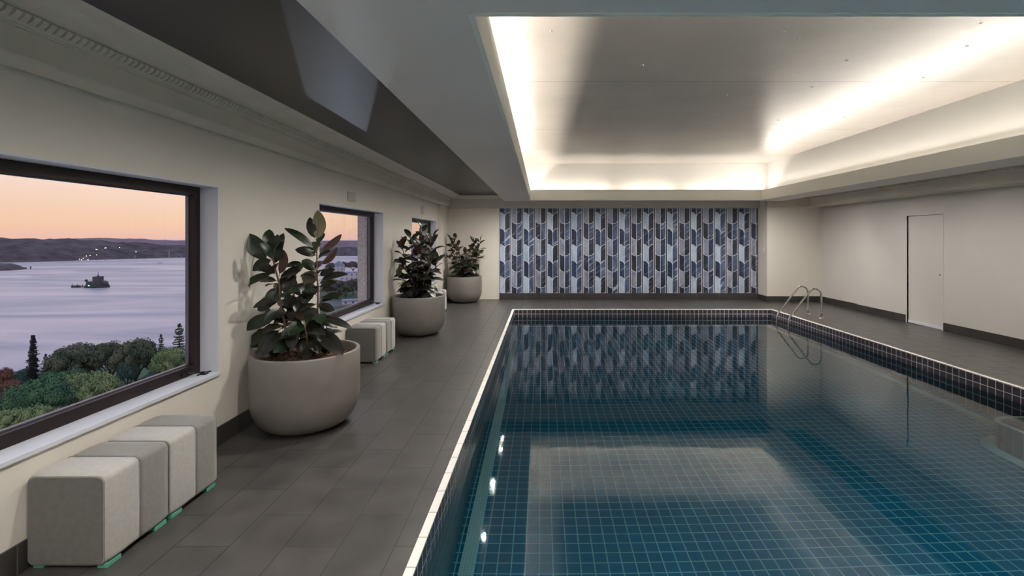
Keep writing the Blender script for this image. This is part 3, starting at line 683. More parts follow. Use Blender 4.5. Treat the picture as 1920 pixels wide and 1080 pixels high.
D = [(592, 335, 600, 122, 92, 0, -1, .0), (582, 325, 540, 170, 62, 1, 1, .06), (585, 392, 372, 238, 58, 0, 1, -.1), (597, 432, 445, 385, 72, 1, 1, -.05),
     (608, 402, 762, 287, 52, 1, -1, .03), (608, 500, 732, 373, 66, 1, -1, -.02), (262, 470, 108, 280, 112, 0, 1, -.1), (262, 392, 270, 250, 74, 0, 1, .05),
     (330, 440, 362, 275, 66, 0, 1, .05), (300, 480, 325, 288, 104, 0, 1, -.12), (335, 570, 372, 388, 64, 1, -1, -.08), (295, 452, 152, 530, 80, 0, 1, -.1),
     (300, 520, 185, 522, 74, 1, 1, 0.), (300, 545, 88, 638, 62, 0, 1, -.1), (330, 600, 190, 596, 50, 1, 1, .1), (500, 478, 375, 502, 42, 1, 1, .06), (592, 535, 490, 465, 70, 0, 1, .05),
     (598, 600, 486, 560, 104, 0, -1, .04), (492, 500, 350, 610, 84, 1, 1, .0), (600, 566, 712, 522, 62, 1, 1, .04), (605, 596, 797, 550, 54, 1, 1, -.02), (602, 640, 722, 606, 46, 1, 1, .02),
     (602, 672, 706, 655, 54, 1, 1, .0), (604, 742, 768, 685, 56, 1, 1, -.03), (600, 768, 706, 800, 64, 1, 1, .0), (350, 630, 255, 775, 90, 0, 1, -.14), (340, 700, 186, 800, 84, 0, 1, -.02),
     (378, 780, 234, 878, 70, 0, 1, -.14), (310, 830, 98, 930, 92, 0, 1, -.1), (310, 850, 160, 925, 56, 0, 1, -.16), (602, 835, 828, 918, 54, 1, 1, -.1), (330, 905, 106, 1048, 84, 0, 1, -.08),
     (605, 948, 765, 1095, 104, 1, 1, -.2), (604, 960, 712, 945, 62, 0, 1, .06), (470, 900, 350, 1010, 84, 0, 1, -.2), (455, 905, 425, 1060, 96, 1, 1, -.24), (350, 920, 190, 1070, 78, 0, 1, -.16),
     (400, 930, 240, 1090, 86, 1, 1, -.22), (520, 880, 400, 965, 100, 0, 1, -.2), (440, 720, 520, 830, 96, 1, 1, .0), (430, 700, 380, 560, 110, 1, 1, .04), (430, 620, 520, 700, 90, 1, 1, .02),
     (470, 760, 560, 660, 84, 0, 1, .0), (450, 780, 380, 700, 90, 1, 1, -.05), (500, 870, 590, 790, 84, 0, 1, -.05), (540, 900, 640, 1010, 90, 1, 1, -.12), (470, 850, 410, 760, 90, 1, 1, -.02),
     (560, 700, 470, 660, 70, 1, 1, .02), (590, 700, 520, 620, 70, 0, 1, .02), (430, 800, 330, 730, 80, 1, 1, .06), (380, 700, 440, 600, 80, 1, 1, .03), (640, 880, 560, 960, 84, 0, 1, .02),
     (360, 640, 440, 560, 74, 1, 1, .05), (300, 880, 360, 780, 76, 0, 1, .08), (520, 980, 470, 1080, 90, 1, 1, -.18), (580, 985, 600, 1085, 80, 1, 1, -.2), (300, 980, 170, 1075, 74, 1, 1, .02),
     (330, 990, 130, 1040, 84, 0, 1, -.02), (350, 1000, 215, 1085, 84, 1, 1, -.2), (430, 1000, 300, 1080, 88, 0, 1, -.24), (480, 960, 385, 1060, 92, 1, 1, -.1), (560, 960, 515, 1070, 92, 0, 1, -.14),
     (630, 960, 690, 1070, 84, 1, 1, -.05), (560, 880, 480, 930, 92, 1, 1, -.06), (580, 840, 640, 900, 84, 0, 1, .0), (420, 860, 330, 850, 92, 1, 1, .02), (540, 760, 500, 880, 92, 0, 1, -.05),
     (480, 640, 560, 720, 96, 1, 1, .06), (400, 780, 470, 860, 96, 1, 1, .04), (350, 560, 420, 640, 90, 1, 1, .06), (600, 880, 690, 860, 64, 1, 1, .05)]
rd = random.Random(4); lv = []
for (bx, by, tx_, ty_, w, kd, fc, dp) in D:
    b_ = q1(bx, by, dp*.3); tp = q1(tx_, ty_, dp+rd.uniform(-.05, .05))
    # a leaf's blade mostly faces up and towards the room; fc -1 shows its underside
    vert = abs(ty_-by) > abs(tx_-bx)
    nr = (.25+rd.uniform(-.35, .35), -.9 if fc > 0 else .9, (.5 if vert else .75)+rd.uniform(-.2, .3))
    if fc < 0: nr = (nr[0], .9, -.3)
    lv.append((b_, tp, w/3.6*sc1*1.02, kd, nr))
potted(P1, 'largest rubber plant in a taupe planter beside the near window', st1, lv, 3, 20, (.17, .25))

def stems_from(lst): return [[(0+x0*.5, y0*.5, .58), (x0, y0, .9), (x1*.8, y1*.8, (z1+.9)/2), (x1, y1, z1)] for x0, y0, x1, y1, z1 in lst]
st2 = stems_from([(-.02, 0, .06, 0, 1.83), (.08, .05, .24, .02, 1.66), (-.1, -.05, -.12, -.08, 1.68), (-.16, .08, -.30, .05, 1.55), (.12, -.12, .26, -.12, 1.35), (0, .15, .0, .22, 1.6), (-.05, -.15, -.18, -.2, 1.2), (.1, .12, .3, .2, 1.3), (0, -.1, .02, -.14, 1.5), (-.2, 0, -.34, -.1, 1.05)])
potted((-2.15, 8.42, 0), 'rubber plant in a taupe planter between the second and farthest windows', st2, [], 11, 21, (.24, .33))
st3 = stems_from([(-.12, 0, -.26, 0, 1.66), (-.14, .06, -.36, .05, 1.60), (-.08, -.08, -.14, -.12, 1.52), (.12, 0, .26, 0, 1.55), (.16, .06, .42, .02, 1.62), (.10, -.1, .2, -.14, 1.42), (-.16, -.1, -.36, -.12, 1.18), (.18, -.1, .34, -.1, 1.18), (0, .1, .02, .14, 1.32), (0, -.1, .0, -.16, 1.1), (.2, .1, .4, .12, 1.3)])
potted((-2.02, 12.58, 0), 'farthest rubber plant in its planter at the far left corner', st3, [], 23, 18, (.22, .31))

# ------------------------------------------------------------------ added fill lights behind the camera
dl_em = mat('fill_light_lens', (.9, .9, .9), .5, emit=((1, .92, .82), 8)); pd = None
for k, (x, y) in enumerate(((-1.75, -2.2), (1.2, -2.2), (3.6, -2.2), (6.4, -2.2), (6.4, .2), (-1.75, .2))):
    t = thing('ceiling_fill_light', (x, y, ZD), 'added round ceiling downlight at the near end of the hall', 'added fill light', 'added fill lights in the dark ceiling')
    bm = NB(); lathe(bm, [(.055, -.001), (.075, -.004), (.08, 0), (.075, -.0005)], 32); obj('rim', bm, trim_white_skytint, t)
    bm = NB(); lathe(bm, [(0, -.002), (.054, -.002)], 24); obj('lens', bm, dl_em, t)
    ld = bpy.data.lights.new('fill_light', 'SPOT'); ld.energy = DOWN_FILL_W; ld.spot_size = radians(150); ld.spot_blend = 1; ld.shadow_soft_size = .15; ld.color = (1, .93, .84)
    lo = bpy.data.objects.new('fill_light', ld); C.objects.link(lo); lo.parent = t; lo.location = (0, 0, -.05)

# ------------------------------------------------------------------ the world outside
SEA, GR = -58.32, -56.5
def gp(px, py, z=GR):
    Y = F*(EYE-z)/(py-CY); return Vector(((px-CX)*Y/F, Y, z))
sea_m = bpy.data.materials.new('harbour_water'); sea_m.use_nodes = True; n = sea_m.node_tree.nodes; l = sea_m.node_tree.links; b = n['Principled BSDF']
t = n.new('ShaderNodeTexCoord'); mp_ = n.new('ShaderNodeMapping'); mp_.inputs['Rotation'].default_value = (0, 0, radians(-14)); mp_.inputs['Scale'].default_value = (.0022, .0085, 1)
l.new(t.outputs['Object'], mp_.inputs[0]); x = n.new('ShaderNodeTexNoise'); x.inputs['Scale'].default_value = 1.6; x.inputs['Detail'].default_value = 6; x.inputs['Distortion'].default_value = 1.2; l.new(mp_.outputs[0], x.inputs['Vector'])
r = n.new('ShaderNodeValToRGB'); e = r.color_ramp.elements; e[0].position = .38; e[0].color = (.26, .31, .43, 1); e[1].position = .64; e[1].color = (.70, .61, .66, 1); l.new(x.outputs['Fac'], r.inputs[0])  # reflected sky painted into the water colour as lilac and pink streaks
l.new(r.outputs[0], b.inputs['Base Color']); b.inputs['Roughness'].default_value = .38; b.inputs['Specular IOR Level'].default_value = .45
uu = n.new('ShaderNodeBump'); uu.inputs['Strength'].default_value = .5; uu.inputs['Distance'].default_value = 6; l.new(x.outputs['Fac'], uu.inputs['Height']); l.new(uu.outputs[0], b.inputs['Normal'])
bm = NB(); v = [bm.verts.new(p) for p in ((-7000, 100, SEA), (3000, 100, SEA), (3000, 8000, SEA), (-7000, 8000, SEA))]; bm.faces.new(v)
o = obj('harbour', bm, sea_m); o['kind'] = 'structure'
grass = mat('park_lawn', (.05, .11, .06), .9, noise_=(.05, .4))
asphalt = mat('path_asphalt', (.16, .16, .18), .9)
bm = NB(); pts = [(-700, 90), (300, 90), (300, 250), (60, 330), (-60, 300), (-100, 262), (-150, 236), (-205, 214), (-330, 190), (-460, 165), (-700, 150)]
prism(bm, pts, 'Z', SEA-3, GR); o = struct('ground', bm, grass)

rng = random.Random(77)
# hills: ridge lines
hill_m = mat('wooded_hill', (.10, .080, .098), .95, noise_=(.03, .5), bump=(.06, 1, 14))  # purple-grey haze of the distance is mixed into this colour
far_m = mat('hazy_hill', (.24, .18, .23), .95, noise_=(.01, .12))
def hill(name, pxs, base_y, tops, m, depth, lab, jitter, seed):
    """ridge whose shore runs through the given bearings; heights measured in metres above the sea"""
    bm = NB(); rows_ = []; K_ = 60; J = 9; rn = random.Random(seed)
    for i in range(K_+1):
        f = i/K_*(len(pxs)-1); a = min(int(f), len(pxs)-2); fr = f-a
        px = pxs[a]*(1-fr)+pxs[a+1]*fr; py = base_y[a]*(1-fr)+base_y[a+1]*fr; ty = tops[a]*(1-fr)+tops[a+1]*fr
        p = gp(px, py, SEA); Y = p.y; hz = EYE + (CY-ty)*(Y+depth)/F - SEA
        col = []
        for j in range(J+1):
            g = j/J; prof_ = min(1, 1.25*sin(pi/2*min(1, g*1.05))) if g < .9 else 1-(g-.9)*3
            yy = Y+depth*g; xx = (px-CX)*yy/F
            h = hz*prof_ + (jitter*noise.noise(Vector((xx*.02, yy*.02, seed))) + jitter*.6*noise.noise(Vector((xx*.07, yy*.07, seed))))*(min(1, g*5))
            col.append(bm.verts.new((xx, yy, SEA+max(h, 0)+(-2 if j == 0 else 0))))
        rows_.append(col)
    for a, b in zip(rows_, rows_[1:]):
        for j in range(J): f = bm.faces.new((a[j], b[j], b[j+1], a[j+1])); f.smooth = True
    o = obj(name, bm, m); tag(o, lab, 'hill'); return o
hill('wooded_headland', [-60, 60, 130, 160, 240, 300, 420, 520, 800], [494, 491.5, 489.5, 488, 485.5, 484, 482, 480, 480], [446, 448.5, 449, 450, 455, 459, 462, 463, 465], hill_m, 260, 'dark wooded headland across the harbour in the near window', 7, 3)
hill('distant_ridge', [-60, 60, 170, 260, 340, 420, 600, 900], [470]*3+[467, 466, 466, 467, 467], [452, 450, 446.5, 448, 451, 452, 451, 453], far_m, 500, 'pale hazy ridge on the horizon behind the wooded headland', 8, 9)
hill('near_headland', [-80, -30, 0, 20, 38, 50], [509, 508.5, 508, 507.5, 506, 504.6], [488, 491, 493.5, 494.5, 498.5, 504], hill_m, 60, 'low dark point of land at the left edge of the near window', 3, 5)

# trees
def leafmat(name, a, b_): 
    m = bpy.data.materials.new(name); m.use_nodes = True; n = m.node_tree.nodes; l = m.node_tree.links; b = n['Principled BSDF']
    t = n.new('ShaderNodeTexCoord'); x = n.new('ShaderNodeTexNoise'); x.inputs['Scale'].default_value = 5; x.inputs['Detail'].default_value = 4; l.new(t.outputs['Object'], x.inputs['Vector'])
    r = n.new('ShaderNodeValToRGB'); e = r.color_ramp.elements; e[0].position = .38; e[0].color = (*a, 1); e[1].position = .62; e[1].color = (*b_, 1); l.new(x.outputs['Fac'], r.inputs[0]); l.new(r.outputs[0], b.inputs['Base Color'])
    b.inputs['Roughness'].default_value = .8; return m
LM = {'fig': leafmat('fig_leaves', (.05, .078, .05), (.17, .19, .125)), 'green': leafmat('green_leaves', (.04, .12, .065), (.12, .25, .12)), 'lime': leafmat('lime_leaves', (.11, .19, .08), (.32, .40, .18)),
      'red': leafmat('red_leaves', (.14, .06, .045), (.28, .14, .10)), 'pine': leafmat('pine_leaves', (.025, .035, .035), (.06, .07, .065)), 'teal': leafmat('teal_leaves', (.035, .085, .075), (.08, .15, .12)),
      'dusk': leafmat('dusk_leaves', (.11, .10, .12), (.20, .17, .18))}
bark = mat('tree_bark', (.10, .075, .065), .9)
def crown_mesh(seed, flat=.5, lumps=60, leaves=20000):
    rn = random.Random(seed); bm = NB(); bl = []
    for i in range(lumps):
        a = rn.random()*6.283; r = sqrt(rn.random())*.36; z = flat*sqrt(max(0, 1-(r/.5)**2))*rn.uniform(.45, .8)
        bl.append((Vector((r*cos(a), r*sin(a), z+.22)), rn.uniform(.05, .12)))
    for c_, r in bl:
        mt = Matrix.Translation(c_) @ Matrix.Diagonal((r*.8, r*.8, r*.62, 1)); bmesh.ops.create_icosphere(bm, subdivisions=2, radius=1, matrix=mt)
    for v in bm.verts: v.co += v.co.normalized()*.03*noise.noise(v.co*14)
    for i in range(leaves):
        c_, r = bl[i % lumps]; d = Vector((rn.gauss(0, 1), rn.gauss(0, 1), rn.gauss(.25, 1))).normalized()
        p = c_ + Vector((d.x, d.y, d.z*.8))*r*rn.uniform(.8, 1.35); s = rn.uniform(.009, .018)
        e1 = d.cross(Vector((rn.uniform(-1, 1), rn.uniform(-1, 1), rn.uniform(-1, 1)))).normalized()*s; e2 = (d+Vector((rn.uniform(-.7, .7), rn.uniform(-.7, .7), rn.uniform(-.7, .7)))).cross(e1).normalized()*s*.8
        bm.faces.new([bm.verts.new(p+q) for q in (-e1, e2, e1, -e2)])
    me = bpy.data.meshes.new('crown'); bm.to_mesh(me); bm.free(); return me
def trunk_mesh():
    bm = NB(); tube(bm, [(0, 0, 0), (.01, 0, .15), (0, .01, .4)], [.035, .025, .018], 8)
    for a in (0.3, 1.7, 3.1, 4.4, 5.5): tube(bm, [(0, 0, .15), (.1*cos(a), .1*sin(a), .27), (.26*cos(a), .26*sin(a), .42)], [.016, .012, .006], 6)
    me = bpy.data.meshes.new('trunk'); bm.to_mesh(me); bm.free(); return me
crowns = [crown_mesh(1, .5), crown_mesh(2, .62, 70), crown_mesh(3, .42, 50), crown_mesh(4, .55, 80)]; tm = trunk_mesh()
dome = [crown_mesh(8, .42, 130, 28000)]
def conifer(kind, seed):
    rn = random.Random(seed); bm = NB(); nor = kind == 'norfolk'; tiers = 19 if nor else 40; up = Vector((0, 0, 1))
    for i in range(tiers):
        g = i/(tiers-1); z = (.22+.76*g if nor else .08+.90*g)+rn.uniform(-.006, .006)
        rad = (.21*(1-g)**.8+.035)*rn.uniform(.75, 1.1) if nor else (.09*(1-.85*g**2)+.012)*(1+.15*sin(i*1.3))*rn.uniform(.7, 1.1)
        nb = 13 if nor else 13
        for k in range(nb):
            a = 6.283*(k+rn.random())/nb; dr = Vector((cos(a), sin(a), 0)); sd = Vector((-sin(a), cos(a), 0)); R_ = rad*rn.uniform(.6, 1.15)
            n_ = 9 if nor else 5; lift = rn.uniform(-.01, .03)*(1 if nor else .6)
            for q in range(n_):
                t0 = (q+.5)/n_; c_ = Vector((0, 0, z)) + dr*R_*t0 + up*(lift*t0**2 - .01*t0)
                for _ in range(4):
                    e1 = Vector((rn.uniform(-1, 1), rn.uniform(-1, 1), rn.uniform(-.5, .5))).normalized()*rn.uniform(.010, .021); e2 = e1.cross(Vector((rn.uniform(-1, 1), rn.uniform(-1, 1), rn.uniform(-1, 1)))).normalized()*rn.uniform(.004, .008)
                    o_ = sd*rn.uniform(-.012, .012)*(1.2-t0) + up*rn.uniform(-.004, .006)
                    bm.faces.new([bm.verts.new(c_+o_+p) for p in (-e1, e2, e1, -e2)])
    me = bpy.data.meshes.new('conifer'); bm.to_mesh(me); bm.free(); b2 = NB(); tube(b2, [(0, 0, 0), (0, 0, .5), (0, 0, 1)], [.016, .010, .002], 7); t2 = bpy.data.meshes.new('conifer_trunk'); b2.to_mesh(t2); b2.free(); return me, t2
con = {'norfolk': conifer('norfolk', 5), 'cook': conifer('cook', 6)}
mcache = {}
def mesh_with(me, m):
    k = (me.name, m.name)
    if k not in mcache: c_ = me.copy(); c_.materials.clear(); c_.materials.append(m); mcache[k] = c_
    return mcache[k]
def part(name, me, m, parent):
    o = bpy.data.objects.new(name, mesh_with(me, m)); C.objects.link(o); o.parent = parent; return o
def tree(px, top, base, wpx, kind, col, lab, z=GR, grp='park trees below the windows', name=None, cm=None):
    """px: bearing of the trunk, base: where it meets the ground, top and width in pixels of that distance"""
    p = gp(px, base, z); hgt = (base-top)*p.y/F; wid = wpx*p.y/F
    t = thing(name or {'b': 'broadleaf_tree', 'n': 'norfolk_pine', 'c': 'cook_pine'}[kind], p, lab, 'tree', grp, rng.random()*6)
    if kind == 'b':
        me = cm or crowns[rng.randrange(4)]; c_ = part('crown', me, LM[col], t); k_ = part('trunk', tm, bark, t)
        zm = max(v.co.z for v in me.vertices); s = (wid/.98, wid/.98, hgt/zm)
    else:
        a, b_ = con['norfolk' if kind == 'n' else 'cook']; c_ = part('foliage', a, LM[col], t); k_ = part('trunk', b_, bark, t)
        s = (wid/.42, wid/.42, hgt) if kind == 'n' else (wid/.19, wid/.19, hgt)
    t.scale = s; return t
TR = [(62, 628, 735, 20, 'c', 'pine', 'tall dark columnar pine in the park, left of all the other pines'),
      (86, 663, 728, 18, 'n', 'pine', 'small pine just right of the tall columnar pine'),
      (302, 626, 712, 20, 'n', 'fig', 'slim pine with a bare trunk right of the fig trees'),
      (336, 606, 716, 34, 'n', 'fig', 'tall tiered pine at the right edge of the near window'),
      (140, 641, 735, 96, 'b', 'fig', 'broad dark fig tree behind the pale green dome'),
      (206, 637, 728, 80, 'b', 'fig', 'dark fig tree in the middle of the fig row'),
      (254, 634, 735, 84, 'b', 'fig', 'tallest dark fig tree right of the middle of the row'),
      (290, 652, 722, 44, 'b', 'teal', 'bluish green tree between the fig row and the slim pine'),
      (322, 648, 738, 76, 'b', 'lime', 'light green tree under the tall tiered pine'),
      (345, 655, 722, 50, 'b', 'teal', 'blue green tree against the right window frame'),
      (240, 672, 742, 44, 'b', 'teal', 'small round bluish tree in front of the fig row'),
      (290, 695, 752, 60, 'b', 'teal', 'low teal shrub tree at the lower right of the near window'),
      (330, 680, 730, 60, 'b', 'green', 'mid green tree low at the right window corner'),
      (140, 676, 735, 74, 'b', 'fig', 'low dark bushy tree behind the dome trees'),
      (105, 690, 745, 60, 'b', 'green', 'rounded green tree left behind the pale dome'),
      (130, 690, 760, 70, 'b', 'green', 'flat topped mid green tree touching the dome'),
      (155, 698, 790, 108, 'b', 'lime', 'large pale green dome tree in the foreground of the park'),
      (78, 708, 812, 120, 'b', 'green', 'large darker green dome tree left of the pale dome'),
      (38, 700, 738, 46, 'b', 'teal', 'low green bush by the lawn at the left'),
      (4, 688, 745, 40, 'b', 'red', 'reddish tree at the left edge of the near window'),
      (18, 712, 765, 56, 'b', 'red', 'low rusty brown tree below the reddish one'),
      (45, 690, 722, 30, 'b', 'teal', 'small tree at the water edge left of the columnar pine'),
      (2, 740, 800, 60, 'b', 'dusk', 'greyish tree at the left edge beside the road'),
      (20, 768, 850, 90, 'b', 'lime', 'yellow green shrub tree at the bottom left of the window'),
      (72, 760, 850, 80, 'b', 'lime', 'yellow green shrub tree at the sill beside the dome'),
      (120, 762, 830, 90, 'b', 'green', 'green tree just above the sill in the near window'),
      (180, 745, 800, 90, 'b', 'teal', 'blue green hedge tree at the sill right of the domes'),
      (240, 735, 775, 60, 'b', 'teal', 'low teal tree at the sill under the fig row')]
for px, tp, bs, wd, kd, cl, lab in TR:
    tree(px, tp, bs, wd, kd, cl, lab, cm=dome[0] if 'dome tree' in lab and 'behind' not in lab else None)
# park path at far left
bm = NB(); a = [gp(-60, 800), gp(40, 790), gp(35, 775), gp(-60, 780)]
prism(bm, [(p.x, p.y) for p in a], 'Z', GR, GR+.05); o = struct('ground_road', bm, asphalt); o.name = 'park_road'

# fort on its islet
fort_m = mat('fort_stone', (.075, .075, .09), .9, noise_=(.3, .35)); rock_m = mat('islet_rock', (.05, .052, .055), .95, noise_=(.3, .4), bump=(.6, 1, .5))
fc = gp(181, 539, SEA); k_ = fc.y/F
t = thing('harbour_fort', fc, 'small round stone fort on an islet in the harbour', 'fort')
bm = NB(); n_ = 28; K_ = []
for zz, rr in ((-1, 1.0), (1.6, .97), (4.2, .88), (4.4, .80)):
    K_.append([bm.verts.new((22*k_*rr*cos(a)*(1+.08*sin(3*a)), 12*k_*rr*sin(a), zz)) for a in [2*pi*i/n_ for i in range(n_)]])
for a, b in zip(K_, K_[1:]):
    for i in range(n_): bm.faces.new((a[i], a[(i+1) % n_], b[(i+1) % n_], b[i]))
bm.faces.new(K_[-1]); obj('islet', bm, rock_m, t)
bm = NB(); lathe(bm, [(8.2*k_, 3.5), (7.9*k_, 11.5), (8.2*k_, 11.8), (8.2*k_, 13), (7.4*k_, 13), (7.4*k_, 12.2), (0, 12.2)], 28, (3*k_, 0, 0), smooth=False); obj('tower', bm, fort_m, t)
bm = NB(); lathe(bm, [(1.6*k_, 12.2), (1.5*k_, 14), (.8*k_, 15), (0, 15.6)], 12, (3*k_, 0, 0)); tube(bm, [(3*k_, 0, 15), (3*k_, 0, 19)], .18, 6); box(bm, 2.2*k_, 3.8*k_, -.1, .1, 17.3, 17.6); obj('lantern', bm, fort_m, t)
bm = NB(); box(bm, -14*k_, 18*k_, -5*k_, 5*k_, 4.2, 6.6); box(bm, -14*k_, -4*k_, -4*k_, 4*k_, 6.6, 7.2); prism(bm, [(8*k_, 6.6), (17*k_, 6.6), (14*k_, 8), (10*k_, 8)], 'Y', -3, 3); obj('battery_wall', bm, fort_m, t)
bm = NB(); box(bm, -44*k_, -20*k_, -2, 2, 1.0, 1.8)
for i in range(8): tube(bm, [((-43+i*3.2)*k_, -1.5, -2), ((-43+i*3.2)*k_, -1.5, 4.2 if i % 3 == 0 else 1)], .35, 6)
box(bm, -44*k_, -34*k_, -2.5, 2.5, -1, 2.4); obj('jetty', bm, fort_m, t)
bm = NB(); tube(bm, [(-19*k_, 0, 3), (-19*k_, 0, 8)], .4, 6); bmesh.ops.create_icosphere(bm, subdivisions=1, radius=1.8, matrix=Matrix.Translation((-19*k_, 0, 8.2))); obj('small_tree', bm, LM['pine'], t)
bm = NB(); bmesh.ops.create_icosphere(bm, subdivisions=2, radius=.7, matrix=Matrix.Translation((-3*k_, -12.2*k_, 3))); q = obj('beacon', bm, mat('green_beacon', (.1, .8, .5), .5, emit=((.1, 1, .6), 3)), t); q['label'] = 'green navigation light'

# boats and marker
hull_m = mat('boat_white', (.75, .72, .74), .5)
def boat(px, py, ln, mast, lab):
    p = gp(px, py, SEA); t = thing('moored_boat', p, lab, 'boat', 'boats moored on the harbour'); L_ = ln*p.y/F
    bm = NB(); sec = []
    for i in range(7):
        g = i/6; w_ = L_*.14*sin(pi*min(1, .15+g*.85))**.6+.05; x_ = (g-.5)*L_
        sec.append([bm.verts.new(q) for q in ((x_, -w_, L_*.09), (x_, -w_*.6, -.2), (x_, w_*.6, -.2), (x_, w_, L_*.09))])
    for a, b in zip(sec, sec[1:]):
        for j in range(4): bm.faces.new((a[j], a[(j+1) % 4], b[(j+1) % 4], b[j]))
    bm.faces.new(sec[0]); bm.faces.new(sec[-1]); obj('hull', bm, hull_m, t)
    bm = NB(); prism(bm, [(-L_*.22, L_*.09), (L_*.2, L_*.09), (L_*.1, L_*.2), (-L_*.2, L_*.2)], 'Y', -L_*.08, L_*.08); obj('cabin', bm, hull_m, t)
    if mast: bm = NB(); tube(bm, [(0, 0, L_*.1), (0, 0, mast*p.y/F)], .35, 6); tube(bm, [(0, 0, L_*.3), (-L_*.4, 0, L_*.28)], .2, 6); obj('mast', bm, hull_m, t)
boat(272, 487, 8, 0, 'white motor boat on the water right of the fort'); boat(317, 485, 5, 14, 'sailing boat with a tall mast near the right of the near window')
boat(301, 493.5, 11, 0, 'low white boat below the sailing boat'); boat(253, 486, 4, 7, 'small sailing boat at the foot of the headland')
boat(340, 484.5, 4, 5, 'tiny sailing boat at the right edge of the near window')
mk = gp(57.5, 504.5, SEA); t = thing('channel_marker', mk, 'dark channel marker post off the low point of land', 'marker')
bm = NB(); tube(bm, [(0, 0, -2), (0, 0, 3.4)], .7, 8); obj('post', bm, fort_m, t)
bm = NB(); lathe(bm, [(0, 3.2), (1.3, 3.2), (1.1, 4.6), (0, 5.4)], 10); obj('top_mark', bm, fort_m, t)
# shore lamps (lit) on the headland
lampw = mat('lamp_warm', (1, .5, .3), .5, emit=((1, .42, .2), 7)); lampc = mat('lamp_white', (1, .9, .85), .5, emit=((1, .85, .8), 5))
for k, (px, py, c_) in enumerate(((156, 484.5, 0), (162, 480, 1), (165, 487, 1), (169, 479, 0), (149, 486, 0), (153, 487, 1), (180, 467.5, 1), (197, 465, 1), (224, 464, 1), (20, 475, 1), (42, 474.5, 1), (181, 478, 0), (182, 468, 1), (199, 464.6, 1), (255, 472, 1))):
    Y = 1150 if k > 5 and py < 475 else 1195; Y = F*60/(488-CY)-8 if py > 478 else F*60/(490-CY)+20
    p = Vector(((px-CX)*Y/F, Y, EYE-(py-CY)*Y/F))
    t = thing('shore_lamp', (p.x, p.y, SEA), ('reddish' if c_ == 0 else 'white')+' lamp glowing on the wooded shore of the headland', 'lamp', ('reddish' if c_ == 0 else 'white')+' shore lamps on the headland')
    h_ = p.z-SEA
    bm = NB(); tube(bm, [(0, 0, 0), (0, 0, h_)], .12, 6); obj('post', bm, fort_m, t)
    bm = NB(); bmesh.ops.create_icosphere(bm, subdivisions=1, radius=.8, matrix=Matrix.Translation((0, 0, h_))); obj('lantern', bm, lampc if c_ else lampw, t)

# second window: point of land with buildings, roofs, trees
roof_m = mat('slate_roof', (.30, .36, .48), .8, noise_=(.2, .1)); bwall = mat('pale_render', (.62, .60, .66), .8, noise_=(.3, .08)); glassb = mat('building_window', (.12, .14, .2), .3)
def building(px, py, wpx, hpx, dep, lab, gable, z=GR):
    p = gp(px, py, z); w_ = wpx*p.y/F; h_ = hpx*p.y/F; t = thing('city_building', p, lab, 'building', None, radians(18))
    bm = NB(); box(bm, -w_/2, w_/2, 0, dep, 0, h_); obj('walls', bm, bwall, t)
    if gable:
        bm = NB(); prism(bm, [(-w_/2-.5, h_), (w_/2+.5, h_), (0, h_+w_*.42)], 'Y', -.5, dep+.5); obj('roof', bm, roof_m, t)
    else:
        bm = NB(); box(bm, -w_/2-.4, w_/2+.4, -.4, dep+.4, h_, h_+.9); obj('roof', bm, roof_m, t)
    nw_ = max(2, int(w_/5)); nf = max(1, int(h_/4))
    for i in range(nw_):
        for j in range(nf):
            bm = NB(); xx = -w_/2+w_*(i+.5)/nw_; zz = h_*(j+.35)/nf; box(bm, xx-.8, xx+.8, -.08, .02, zz, zz+1.7); obj('window', bm, glassb, t)
bm = NB(); pts = [(-200, 330), (40, 330), (300, 250), (300, 640), (-120, 640), (-330, 560)]
prism(bm, pts, 'Z', SEA-3, GR); o = struct('ground_point', bm, grass)
building(634, 512, 20, 14, 22, 'pale gabled building seen through the second window', True)
building(655, 526, 34, 14, 18, 'long low pale building with a blue grey roof in the second window', False)
building(618, 524, 22, 12, 18, 'low pale building behind the near plant in the second window', False)
building(655, 571, 26, 6, 10, 'small white pavilion at the bottom of the second window', False)
building(790, 520, 24, 30, 20, 'pale building seen through the farthest window', False)
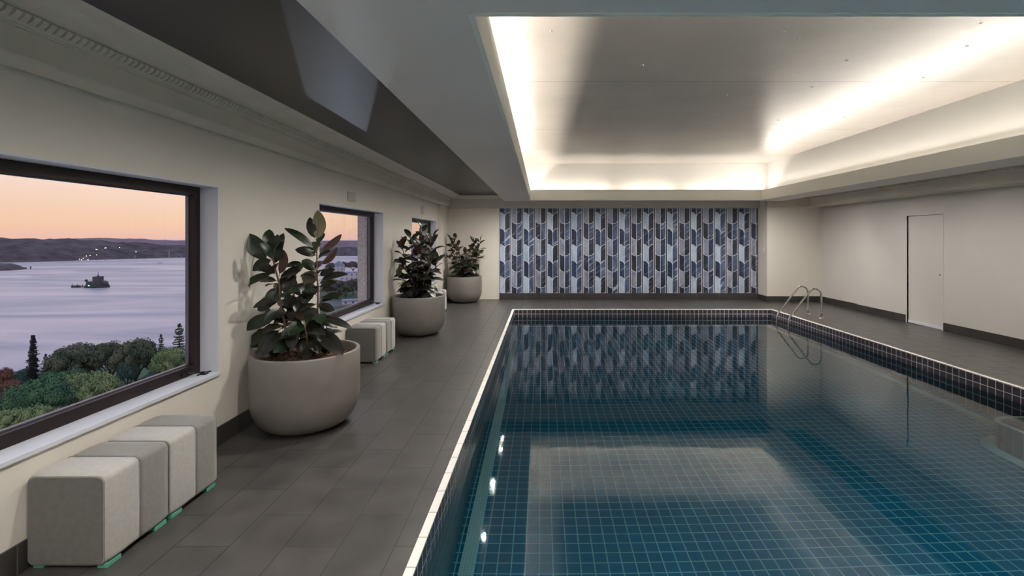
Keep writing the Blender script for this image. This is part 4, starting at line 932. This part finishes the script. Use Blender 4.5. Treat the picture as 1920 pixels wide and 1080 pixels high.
for k, (px, tp, bs, wd, cl, lab) in enumerate(((662, 489, 512, 26, 'dusk', 'hazy tree on the far point right of the gabled building'), (645, 490, 510, 20, 'dusk', 'hazy round tree behind the gabled building'), (676, 491, 512, 22, 'dusk', 'hazy tree beside the stone column in the second window'),
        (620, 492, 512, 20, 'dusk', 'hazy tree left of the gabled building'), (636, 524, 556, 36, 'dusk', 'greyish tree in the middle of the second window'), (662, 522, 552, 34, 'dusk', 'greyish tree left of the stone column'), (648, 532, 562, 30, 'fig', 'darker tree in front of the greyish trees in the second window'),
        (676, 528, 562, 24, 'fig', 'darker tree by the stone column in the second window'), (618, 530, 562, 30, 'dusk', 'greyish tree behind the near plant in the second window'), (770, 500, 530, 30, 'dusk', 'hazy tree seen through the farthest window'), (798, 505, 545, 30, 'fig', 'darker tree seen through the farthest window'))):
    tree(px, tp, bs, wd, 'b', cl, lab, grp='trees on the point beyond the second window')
bm = NB(); a = [gp(560, 578), gp(720, 570), gp(720, 562), gp(560, 566)]; prism(bm, [(p.x, p.y) for p in a], 'Z', GR, GR+.06); o = obj('city_road', bm, asphalt); o['kind'] = 'structure'

# a floodlight added below for harbour glint: throws the slanted patch on the dark ceiling
fl = Vector((-1.55, 3.8, ZD)) + Vector((-.69, 1.68, -.62)).normalized()*75
t = thing('added_glint_lamp', (fl.x, fl.y, GR), 'floodlight added on an unseen mast for light glinting off the harbour', 'glint_lamp')
hh = fl.z-GR
bm = NB(); tube(bm, [(0, 0, 0), (0, 0, hh-.4)], .12, 8); obj('mast', bm, alu, t)
bm = NB(); lathe(bm, [(0, -.35), (.2, -.35), (.32, .0), (.30, .0), (.1, -.2)], 20, (0, 0, hh)); obj('lamp_head', bm, alu, t)
ld = bpy.data.lights.new('glint_spot', 'SPOT'); ld.energy = 3800; ld.spot_size = radians(14); ld.spot_blend = .3; ld.shadow_soft_size = .25; ld.color = (.72, .82, 1)
lo = bpy.data.objects.new('glint_spot', ld); C.objects.link(lo); lo.parent = t; lo.location = (0, 0, hh+.1)
lo.rotation_euler = (Vector((-2.8, 6.8, 1.4))-fl).to_track_quat('-Z', 'Y').to_euler()
